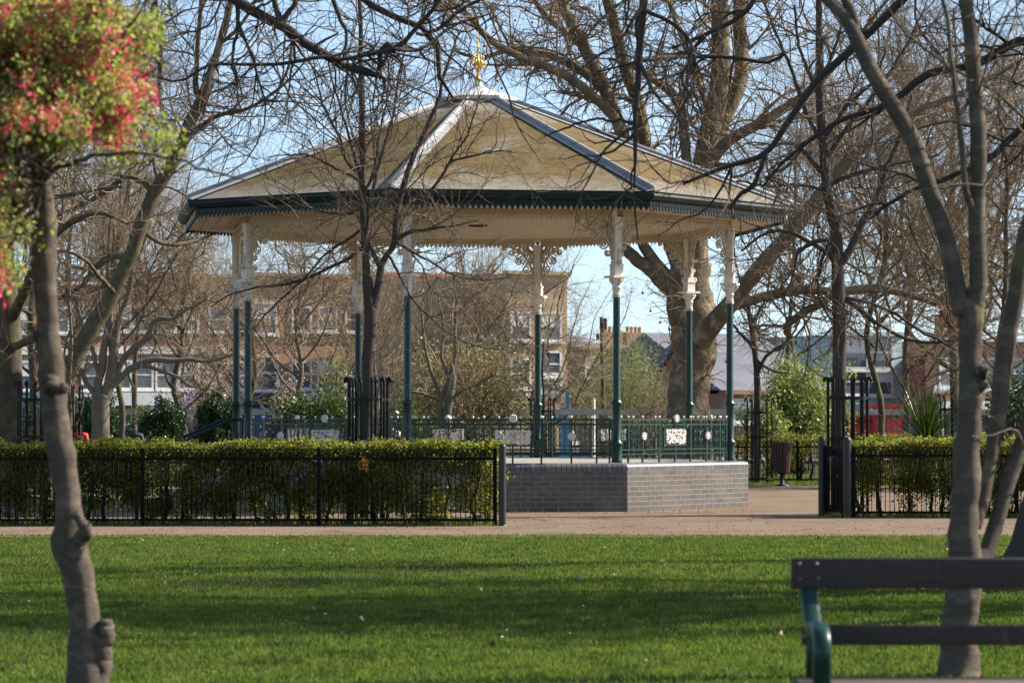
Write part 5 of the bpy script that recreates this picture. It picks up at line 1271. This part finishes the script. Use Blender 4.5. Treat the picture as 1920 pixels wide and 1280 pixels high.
def seated(label, px, D, jacket, lean, seat=.44, face=0):
    X = gx(px, D); root = thing('person', label, 'person', (X, D, 0)); root.rotation_euler = (0, 0, face)
    # body faces -Y (the camera); hips on the seat
    h = seat + .09
    pts = dict(pel=(0, .02, h), ch=(0, -.02 - lean * .5, h + .30), nk=(0, -.05 - lean, h + .47), hd0=(0, -.07 - lean, h + .52), hd1=(0, -.085 - lean, h + .605), hd2=(0, -.075 - lean, h + .69))
    V = [pts['pel'], pts['ch'], pts['nk'], pts['hd0'], pts['hd1'], pts['hd2']]; E = [(0, 1), (1, 2), (2, 3), (3, 4), (4, 5)]; R = [(.13, .11), (.13, .10), .05, .058, (.072, .09), (.06, .075)]
    JV = [pts['pel'], (0, 0, h + .15), pts['ch'], (0, -.04 - lean * .8, h + .42), (0, -.055 - lean, h + .50)]; JE = [(0, 1), (1, 2), (2, 3), (3, 4)]; JR = [(.17, .14), (.165, .135), (.175, .13), (.14, .10), (.085, .08)]
    TV = [(0, .03, h - .01)]; TE = []; TR = [(.15, .11)]
    for s in (-1, 1):
        b = len(V); sh = (s * .18, -.03 - lean * .8, h + .42); el = (s * .235, -.10 - lean * .7, h + .15); wr = (s * .11, -.30 - lean * .3, h + .10); ha = (s * .07, -.36 - lean * .3, h + .10)
        V += [sh, el, wr, ha]; E += [(1, b), (b, b + 1), (b + 1, b + 2), (b + 2, b + 3)]; R += [.05, .04, .03, (.04, .025)]
        for f in range(4):
            i = len(V); V += [(s * (.05 + .016 * f), -.40 - lean * .3 - (.008 if f in (1, 2) else 0), h + .09), (s * (.045 + .014 * f), -.43 - lean * .3, h + .065)]; E += [(b + 3, i), (i, i + 1)]; R += [.009, .008]
        i = len(V); V += [(s * .035, -.36 - lean * .3, h + .125), (s * .015, -.385 - lean * .3, h + .13)]; E += [(b + 3, i), (i, i + 1)]; R += [.010, .009]
        j = len(JV); JV += [sh, el, (s * .13, -.28 - lean * .3, h + .10)]; JE += [(3, j), (j, j + 1), (j + 1, j + 2)]; JR += [.085, .068, .05]
        q = len(V); V += [(s * .10, -.02, h), (s * .13, -.44, h + .03), (s * .13, -.46, .10), (s * .13, -.58, .04)]; E += [(0, q), (q, q + 1), (q + 1, q + 2), (q + 2, q + 3)]; R += [.08, .055, .04, .035]
        q = len(TV); TV += [(s * .10, -.03, h), (s * .13, -.43, h + .03), (s * .13, -.46, .14)]; TE += [(0, q), (q, q + 1), (q + 1, q + 2)]; TR += [.092, .072, .06]
    body = skin_mesh('body', V, E, R, M['skin'], root)
    skin_mesh('jacket', JV, JE, JR, jacket, root); skin_mesh('trousers', TV, TE, TR, M['denim'], root)
    hx, hy, hz = pts['hd1']
    hm = MB().ball((hx, hy + .018, hz + .035), .098, 14, (.84, 1.0, .98))
    V2 = np.vstack(hm.V); hm.V = [np.where((V2[:, 1:2] < hy - .03) & (V2[:, 2:] < hz + .055), np.array([[hx, hy, hz + .03]]) + (V2 - [hx, hy, hz + .03]) * .7, V2)]
    hm.build('hair', M['hair'], root, local=True)
    fm = MB().ball((hx, hy - .095, hz - .005), .014, 8, (.8, 1.2, 1.4)); fm.ball((hx - .074, hy, hz), .02, 8, (.4, .8, 1.2)); fm.ball((hx + .074, hy, hz), .02, 8, (.4, .8, 1.2)); fm.build('nose_and_ears', M['skin'], body, local=True)
    em = MB(); em.ball((hx - .03, hy - .078, hz + .015), .011, 6); em.ball((hx + .03, hy - .078, hz + .015), .011, 6); em.box((hx, hy - .084, hz - .045), (.045, .012, .008)); em.build('eyes_and_mouth', M['hair'], body, local=True)
    return root
seated('person in a bright red padded jacket seated beyond the left hedge', 150, 84, M['red_jacket'], .06, .40)
seated('person in a dark navy coat seated beyond the left hedge', 253, 84.5, M['navy'], .06, .39, .1)
def far_bench(px, D, label):
    X = gx(px, D); r = thing('park_bench', label, 'bench', (X, D, 0)); o = np.array([X, D, 0])
    for i in range(4): MB().rbox(o + [0, -.08 - i * .11 + .12, .40], (1.7, .09, .03), .008, 0).build('seat_slat', M['bin_slat'], r)
    for z in (.60, .76): MB().rbox(o + [0, .22, z], (1.7, .03, .09), .008, 0).build('back_slat', M['bin_slat'], r)
    for s in (-1, 1):
        m = MB(); m.box(o + [s * .72, .23, .40], (.05, .04, .82)); m.box(o + [s * .72, -.27, .20], (.05, .04, .42)); m.box(o + [s * .72, -.02, .365], (.05, .46, .035)); m.build('leg_frame', M['iron'], r)
far_bench(138, 84.0, 'low slatted bench under the person in the red jacket'); far_bench(262, 84.5, 'low slatted bench under the person in the navy coat')

# ================================================================== beyond the park: railing, street, houses
M['rail'] = m_plain('weathered_rail', (.50, .43, .34), (.42, .36, .29), .8, 4)
def boundary():
    D = 91.0; xa, xb = -32, 34; r = thing('boundary_railing', 'long pale boundary rail on posts along the far side of the park', 'railing', (0, D, 0))
    zt = gz(772, D)
    MB().box((0, D, zt), (xb - xa, .12, .17)).build('top_rail', M['rail'], r)
    MB().box((0, D, .35), (xb - xa, .06, .06)).build('bottom_rail', M['post'], r)
    for x in np.arange(xa, xb + .1, 3.0): MB().box((x, D + .02, zt / 2), (.11, .11, zt)).build('post', M['post'], r)
    m = MB()
    for x in np.arange(xa + .15, xb, .15): m.box((x, D, (zt + .3) / 2), (.016, .016, zt - .3))
    m.build('bars', M['post'], r)['kind'] = 'stuff'
boundary()
def mat_wall(name, c1, c2, mortar=(.45, .4, .33)):
    def vec(t):
        s = t.n('ShaderNodeSeparateXYZ'); t.l(t.coord(), s.inputs[0]); k = t.n('ShaderNodeCombineXYZ'); t.l(t.math('ADD', s.outputs[0], s.outputs[1]), k.inputs[0]); t.l(s.outputs[2], k.inputs[1]); return k.outputs[0]
    return mat_brick_uv(name, c1, c2, mortar, rough=.85, vec=vec)
M['brick_red'] = mat_wall('red_brown_brick', (.42, .19, .115), (.47, .25, .15))
M['brick_yel'] = mat_wall('yellow_stock_brick', (.50, .35, .18), (.44, .30, .155))
M['brick_org'] = mat_wall('orange_brown_brick', (.52, .27, .14), (.45, .225, .115))
M['stucco'] = m_plain('white_stucco', (.70, .68, .64), (.6, .58, .55), .8, 1)
M['slate'] = m_plain('slate_roof', (.115, .115, .14), (.155, .152, .175), .65, 1.2)
M['slate_dk'] = m_plain('dark_slate_roof', (.055, .058, .07), (.09, .09, .1), .6, 1.5)
M['glass'] = m_plain('window_glass', (.05, .06, .075), (.12, .13, .15), .12, .8, spec=.8)
M['shop_dark'] = m_plain('shop_interior', (.03, .03, .035), (.07, .065, .06), .5, .6)
M['teal'] = m_plain('pale_teal_cladding', (.30, .47, .48), (.38, .52, .52), .5, .5)
M['red'] = m_plain('red_shop_paint', (.60, .045, .035), (.5, .035, .03), .5, 1)
M['red_brick'] = m_plain('red_painted_brick', (.26, .055, .04), (.2, .045, .035), .8, 1)
M['blue'] = m_plain('blue_paint', (.05, .21, .36), (.06, .24, .4), .5, 1)
M['deepblue'] = m_plain('deep_blue_paint', (.02, .06, .30), (.03, .08, .36), .35, 1)
M['orange'] = m_plain('orange_print', (.78, .20, .04), (.7, .16, .03), .5, 1)
M['pot'] = m_plain('clay_pot', (.48, .24, .13), (.38, .2, .12), .8, 3)
def window(parent, x, y, z, w, h, blind=0):
    """sash window standing 3 cm proud of a wall that faces -Y"""
    f = MB(); t = .09
    f.box((x, y - .03, z + h / 2 - t / 2), (w, .10, t)); f.box((x, y - .03, z - h / 2 + t / 2), (w, .10, t))
    for s in (-1, 1): f.box((x + s * (w / 2 - t / 2), y - .03, z), (t, .10, h - 2 * t))
    f.box((x, y - .025, z), (w - 2 * t, .07, .07)); f.box((x, y - .06, z - h / 2 - .05), (w + .2, .2, .1))
    fo = f.build('window', M['stucco'], parent)
    MB().box((x, y - .012, z), (w - 2 * t, .03, h - 2 * t)).build('pane', M['glass'], fo)
    if blind: MB().box((x, y - .035, z + h / 4), (w - 2 * t - .02, .012, h / 2 - t)).build('blind', M['stucco'], fo)
    return fo
YAW = math.radians(27)      # the far street runs a little obliquely to the park
def block(name, label, px0, px1, D, pyt, wall, wins, band=None, shops=(), chim=(), side=8, roof=None, cat='building', yaw=YAW):
    D = D + gx((px0 + px1) / 2 - 700, D) * 0 + ((px0 + px1) / 2 - 500) * mpp(D) * math.tan(yaw) * (name == 'terraced_house' and px1 < 1000)
    xa, xb = gx(px0, D), gx(px1, D); H = gz(pyt, D); r = thing(name, label, cat, ((xa + xb) / 2, D, 0)); r.rotation_euler = (0, 0, yaw); r.scale = (1 / math.cos(yaw), 1, 1)
    MB().box(((xa + xb) / 2, D + side / 2, H / 2), (xb - xa, side, H)).build('wall', wall, r)
    MB().box(((xa + xb) / 2, D - .04, H + .05), (xb - xa + .1, .5, .16)).build('coping', M['stucco'] if band else wall, r)
    if band:
        for py in band: MB().box(((xa + xb) / 2, D - .05, gz(py, D)), (xb - xa, .14, .34)).build('string_course', M['stucco'], r)
    for i, (px, py, w, h) in enumerate(wins): window(r, gx(px, D), D, gz(py, D), w, h, i % 3 == 0)
    for (p0, p1, mat, fy) in shops:
        a, b = gx(p0, D), gx(p1, D); zf = gz(fy, D)
        sf = MB().box(((a + b) / 2, D - .15, zf), (b - a - .15, .45, .62)).build('shop_sign', mat, r)
        MB().box(((a + b) / 2, D - .06, (zf - .3) / 2 + .3), (b - a - .5, .16, zf - .95)).build('shop_window', M['shop_dark'], r)
        for q in np.linspace(a + .12, b - .12, 4): MB().box((q, D - .10, (zf - .3) / 2), (.16, .26, zf - .34)).build('pilaster', M['stucco'], r)
    for px in chim:
        X = gx(px, D); c = MB().box((X, D + 3, H + .55), (1.3, .6, 1.5)).build('chimney', wall, r); m = MB()
        for q in (-.45, -.15, .15, .45): m.lathe([(.13, 0), (.11, .4), (.13, .42), (.08, .42)], 8, (X + q, D + 3, H + 1.3))
        m.build('chimney_pots', M['pot'], c)
    if roof:
        z2 = gz(roof[0], D); m = MB(); y0, y1 = D - .25, D + side + .2; ym = (y0 + y1) / 2; H2 = H + .12
        m.extr([(y0, H2), (y1, H2), (ym, z2)], 0, xa - .2, xb + .2); m.build('roof', roof[1], r)
    return r
W1, W2 = (1.0, 1.4), (.95, 1.25)
up = lambda xs: [(x, 598, *W2) for x in xs] + [(x, 703, *W1) for x in xs]
block('terraced_house', 'red-brown brick terrace with white band and shops at far left', -260, 205, 150, 530, M['brick_red'], up([-200, -120, -40, 35, 100, 160]), (657,), ((-250, -60, M['deepblue'], 752), (-50, 110, M['blue'], 752), (115, 200, M['stucco'], 750)), (), 10)
block('terraced_house', 'red-brown brick terrace with white sash windows left of the bandstand columns', 206, 452, 149.6, 517, M['brick_red'], up([232, 270, 312, 352, 405, 440]), (657,), ((210, 330, M['stucco'], 748), (335, 448, M['deepblue'], 750)), (), 10)
block('terraced_house', 'orange-brown brick terrace with large sash windows seen between the bandstand columns', 453, 700, 150, 518, M['brick_org'], [(496, 598, 1.3, 1.6), (496, 700, 1.45, 1.75)] + up([565, 612, 662]), None, ((456, 560, M['shop_dark'], 748), (565, 696, M['stucco'], 750)), (), 10)
block('terraced_house', 'tan brick terrace behind the middle bandstand columns', 701, 948, 149.7, 517, M['brick_org'], up([742, 800, 870, 932]), None, ((705, 820, M['stucco'], 750), (825, 945, M['deepblue'], 750)), (), 10)
block('end_house', 'yellow brick corner house with a column of sash windows', 949, 1064, 140, 514, M['brick_yel'], [(1033, 612, .95, 1.35), (1033, 682, .95, 1.2), (1033, 718, .95, .95), (975, 612, .95, 1.35), (975, 700, .95, 1.4)], None, (), (), 14, yaw=math.radians(30))
block('distant_house', 'distant low brick houses with clay chimney pots on the skyline', 1085, 1262, 215, 655, M['brick_red'], [(1110, 690, 1.1, 1.5), (1160, 690, 1.1, 1.5), (1210, 690, 1.1, 1.5)], None, (), (1186, 1228), 9, (640, M['slate']))
block('distant_house', 'far rendered house between the corner house and the telegraph pole', 1062, 1110, 230, 640, M['stucco'], [(1078, 665, 1.1, 1.5), (1098, 665, 1.1, 1.5)], None, (), (), 9, (622, M['slate']))
def gable_house():
    D = 112; xa, xb = gx(1215, D), gx(1345, D); r = thing('gabled_house', 'low brown house with dark steep roof beside the plane tree trunk', 'house', ((xa + xb) / 2, D, 0))
    ze, zr = gz(752, D), gz(655, D); xm = gx(1262, D)
    MB().extr([(xa, 0), (xb, 0), (xb, ze), (xm, zr), (xa, ze)], 1, D, D + 9).build('wall', M['brick_org'], r)
    rf = MB()
    for s, e in ((xa - .3, -1), (xb + .3, 1)):
        zz = ze - .05; rf.extr([(s, zz), (xm, zr + .02), (xm, zr + .22), (s, zz + .2)], 1, D - .35, D + 9.3)
    rf.build('roof', M['slate_dk'], r)
    window(r, gx(1300, D), D, gz(770, D), .9, .7)
gable_house()
block('hall', 'long low hall with pale slate roof behind the bright bush', 1352, 1562, 112, 738, M['brick_red'], [(1400, 770, 1.2, .9), (1450, 770, 1.2, .9), (1510, 770, 1.2, .9)], None, (), (), 11, (618, M['slate']))
block('teal_building', 'pale teal clad building with a red shopfront on the right', 1563, 1696, 128, 628, M['teal'], [(1600, 660, 1.2, 1.5), (1650, 660, 1.2, 1.5), (1600, 715, 1.2, 1.2), (1650, 715, 1.2, 1.2)], None, (), (), 10)
def red_kiosk(label, p0, p1, D, pyt, pyb):
    a, b = gx(p0, D), gx(p1, D); zt = gz(pyt, D); r = thing('red_kiosk', label, 'kiosk', ((a + b) / 2, D, 0))
    MB().box(((a + b) / 2, D + 1, zt / 2), (b - a, 2, zt)).build('body', M['red'], r)
    MB().box(((a + b) / 2, D + .9, zt + .06), (b - a + .3, 2.4, .12)).build('roof', M['red'], r)
    MB().box(((a + b) / 2, D - .03, gz((pyt + pyb) / 2 - 4, D)), (b - a - .1, .12, .07)).build('sill', M['shop_dark'], r)
red_kiosk('bright red kiosk left of the cordyline', 1642, 1692, 96, 764, 806); red_kiosk('low red stall seen through the right-hand tree guard', 1598, 1640, 97, 773, 815)
block('red_brick_annex', 'narrow tall red annex seen through twigs above the cordyline', 1708, 1735, 126, 672, M['red_brick'], [], None, (), (), 3, yaw=0)
block('terraced_house', 'brown brick terrace behind the trees at the right edge', 1738, 2100, 140, 640, M['brick_red'], [(1770, 700, 1.1, 1.4), (1840, 700, 1.1, 1.4), (1910, 700, 1.1, 1.4), (1980, 700, 1.1, 1.4)], (730,), ((1745, 1900, M['stucco'], 765),), (1850,), 10)
# telegraph pole, white post, advertising hoarding, vans
def pole():
    D = 94; X = gx(1128, D); r = thing('telegraph_pole', 'tall dark wooden telegraph pole in front of the pale green willow', 'pole', (X, D, 0)); z = gz(594, D)
    MB().tube([(X + .08, D, 0), (X + .04, D, z * .5), (X, D, z)], [.085, .075, .065], 10).build('shaft', M['bark_olive'], r)
    m = MB(); m.box((X + .10, D - .05, z - .22), (.12, .14, .34)); m.box((X - .12, D - .06, z - .62), (.1, .12, .2)); m.build('junction_box', M['iron'], r)
pole()
X = gx(1113, 94.5); wp = thing('marker_post', 'short white marker post left of the telegraph pole', 'post', (X, 94.5, 0)); MB().lathe([(.05, 0), (.05, gz(748, 94.5)), (.04, gz(746, 94.5)), (0.001, gz(745, 94.5))], 10, (X, 94.5, 0)).build('shaft', M['white'], wp)
def hoarding():
    D = 96; r = thing('advertising_hoarding', 'blue framed street hoarding with an orange and white poster', 'billboard', (gx(1045, D), D, 0))
    MB().box((gx(1059, D), D + .1, gz(726, D) / 2), (mpp(D) * 17, .3, gz(726, D))).build('post', M['blue'], r)
    MB().box(((gx(965, D) + gx(1066, D)) / 2, D + .06, gz(779, D)), (gx(1066, D) - gx(965, D), .2, .36)).build('base_panel', M['blue'], r)
    a, b = gx(1022, D), gx(1060, D); z0, z1 = gz(763, D), gz(735, D)
    p = MB().box(((a + b) / 2, D - .06, (z0 + z1) / 2), (b - a, .04, z1 - z0)).build('poster', M['white'], r)
    o = MB(); rg = np.random.default_rng(4)
    for (u, v, w, h) in ((.62, .55, .32, .62), (.15, .25, .3, .35), (.86, .16, .2, .24), (.3, .12, .2, .12)):
        x = a + u * (b - a); z = z0 + v * (z1 - z0); o.prism([(0, 0)], 0, 0) if 0 else None
        t = np.linspace(0, 2 * PI, 11)[:-1]; o.extr([(x + w * (b - a) / 2 * math.cos(q) * rg.uniform(.8, 1.15), z + h * (z1 - z0) / 2 * math.sin(q) * rg.uniform(.8, 1.15)) for q in t], 1, D - .095, D - .082)
    o.build('orange_print', M['orange'], p)
hoarding()
def van(label, px, D, body, L=4.6, H=2.0):
    X = gx(px, D); r = thing('parked_van', label, 'van', (X, D, 0)); prof = [(-L / 2, .35), (-L / 2, H * .92), (-L / 2 + .12, H), (L / 2 - 1.5, H), (L / 2 - .75, H * .62), (L / 2 - .05, H * .5), (L / 2, .35)]
    MB().extr([(X + x, z) for x, z in prof], 1, D - .9, D + .9).build('body', body, r)
    MB().extr([(X + L / 2 - 2.0, H * .6), (X + L / 2 - 2.0, H * .92), (X + L / 2 - 1.5, H * .92), (X + L / 2 - .95, H * .62)], 1, D - .93, D + .93).build('side_window', M['glass'], r)
    for s in (-1, 1): 
        w = MB().lathe([(.001, -.1), (.2, -.1), (.32, -.09), (.34, 0), (.32, .09), (.001, .09)], 16); w2 = MB().merge(w, lambda V, s=s: rot(V, 0, 0, PI / 2) + np.array([X + s * L * .31, D - .86, .34])); w2.build('wheel', M['black'], r)
van('deep blue van parked beyond the left columns of the bandstand', 505, 104, M['deepblue'], 4.4, 1.75); van('pale blue van parked behind the person in the red jacket', 128, 104, M['blue'], 4.6, 2.1); van('white van parked beyond the pink cherry', 400, 106, M['stucco'], 4.4, 1.8)
# ================================================================== light, sky, camera
w = bpy.data.worlds.new('World'); bpy.context.scene.world = w; w.use_nodes = True
nt = w.node_tree; bg = nt.nodes['Background']; sky = nt.nodes.new('ShaderNodeTexSky'); sky.sky_type = 'NISHITA'
sky.sun_disc = False; sky.sun_elevation = SUN_EL; sky.sun_rotation = SUN_AZ; sky.air_density = 1.0; sky.dust_density = .9; sky.ozone_density = 1.0; sky.altitude = 0
tc = nt.nodes.new('ShaderNodeTexCoord'); ad = nt.nodes.new('ShaderNodeVectorMath'); ad.operation = 'ADD'; ad.inputs[1].default_value = (0, 0, .08)   # a clear horizon: the sky of a few degrees higher up
nm = nt.nodes.new('ShaderNodeVectorMath'); nm.operation = 'NORMALIZE'; nt.links.new(tc.outputs['Generated'], ad.inputs[0]); nt.links.new(ad.outputs[0], nm.inputs[0]); nt.links.new(nm.outputs[0], sky.inputs[0])
nt.links.new(sky.outputs[0], bg.inputs['Color']); bg.inputs['Strength'].default_value = .102
ld = bpy.data.lights.new('sun', 'SUN'); ld.energy = 5.0; ld.angle = math.radians(.53); ld.color = (1, .93, .82)
lo = bpy.data.objects.new('sun', ld); C.objects.link(lo)
sv = (math.sin(SUN_AZ) * math.cos(SUN_EL), math.cos(SUN_AZ) * math.cos(SUN_EL), math.sin(SUN_EL))
import mathutils
lo.rotation_euler = mathutils.Vector(sv).to_track_quat('Z', 'Y').to_euler(); lo.location = (20, 20, 30)
cd = bpy.data.cameras.new('camera'); cam = bpy.data.objects.new('camera', cd); C.objects.link(cam)
cam.location = (0, 0, EYE); cam.rotation_euler = (PI / 2 + PITCH, 0, 0)
cd.sensor_width = 36; cd.lens = F / 1920 * 36; cd.clip_start = .1; cd.clip_end = 2000
cd.dof.use_dof = True; cd.dof.focus_distance = 44; cd.dof.aperture_fstop = 4.9; cd.dof.aperture_blades = 7
sc = bpy.context.scene; sc.camera = cam
sc.view_settings.view_transform = 'Standard'; sc.view_settings.look = 'None'; sc.view_settings.exposure = 1.12; sc.view_settings.gamma = 1; sc.view_settings.use_curve_mapping = False
sc.render.engine = 'CYCLES'; sc.cycles.max_bounces = 6; sc.cycles.transparent_max_bounces = 4; sc.cycles.use_denoising = True
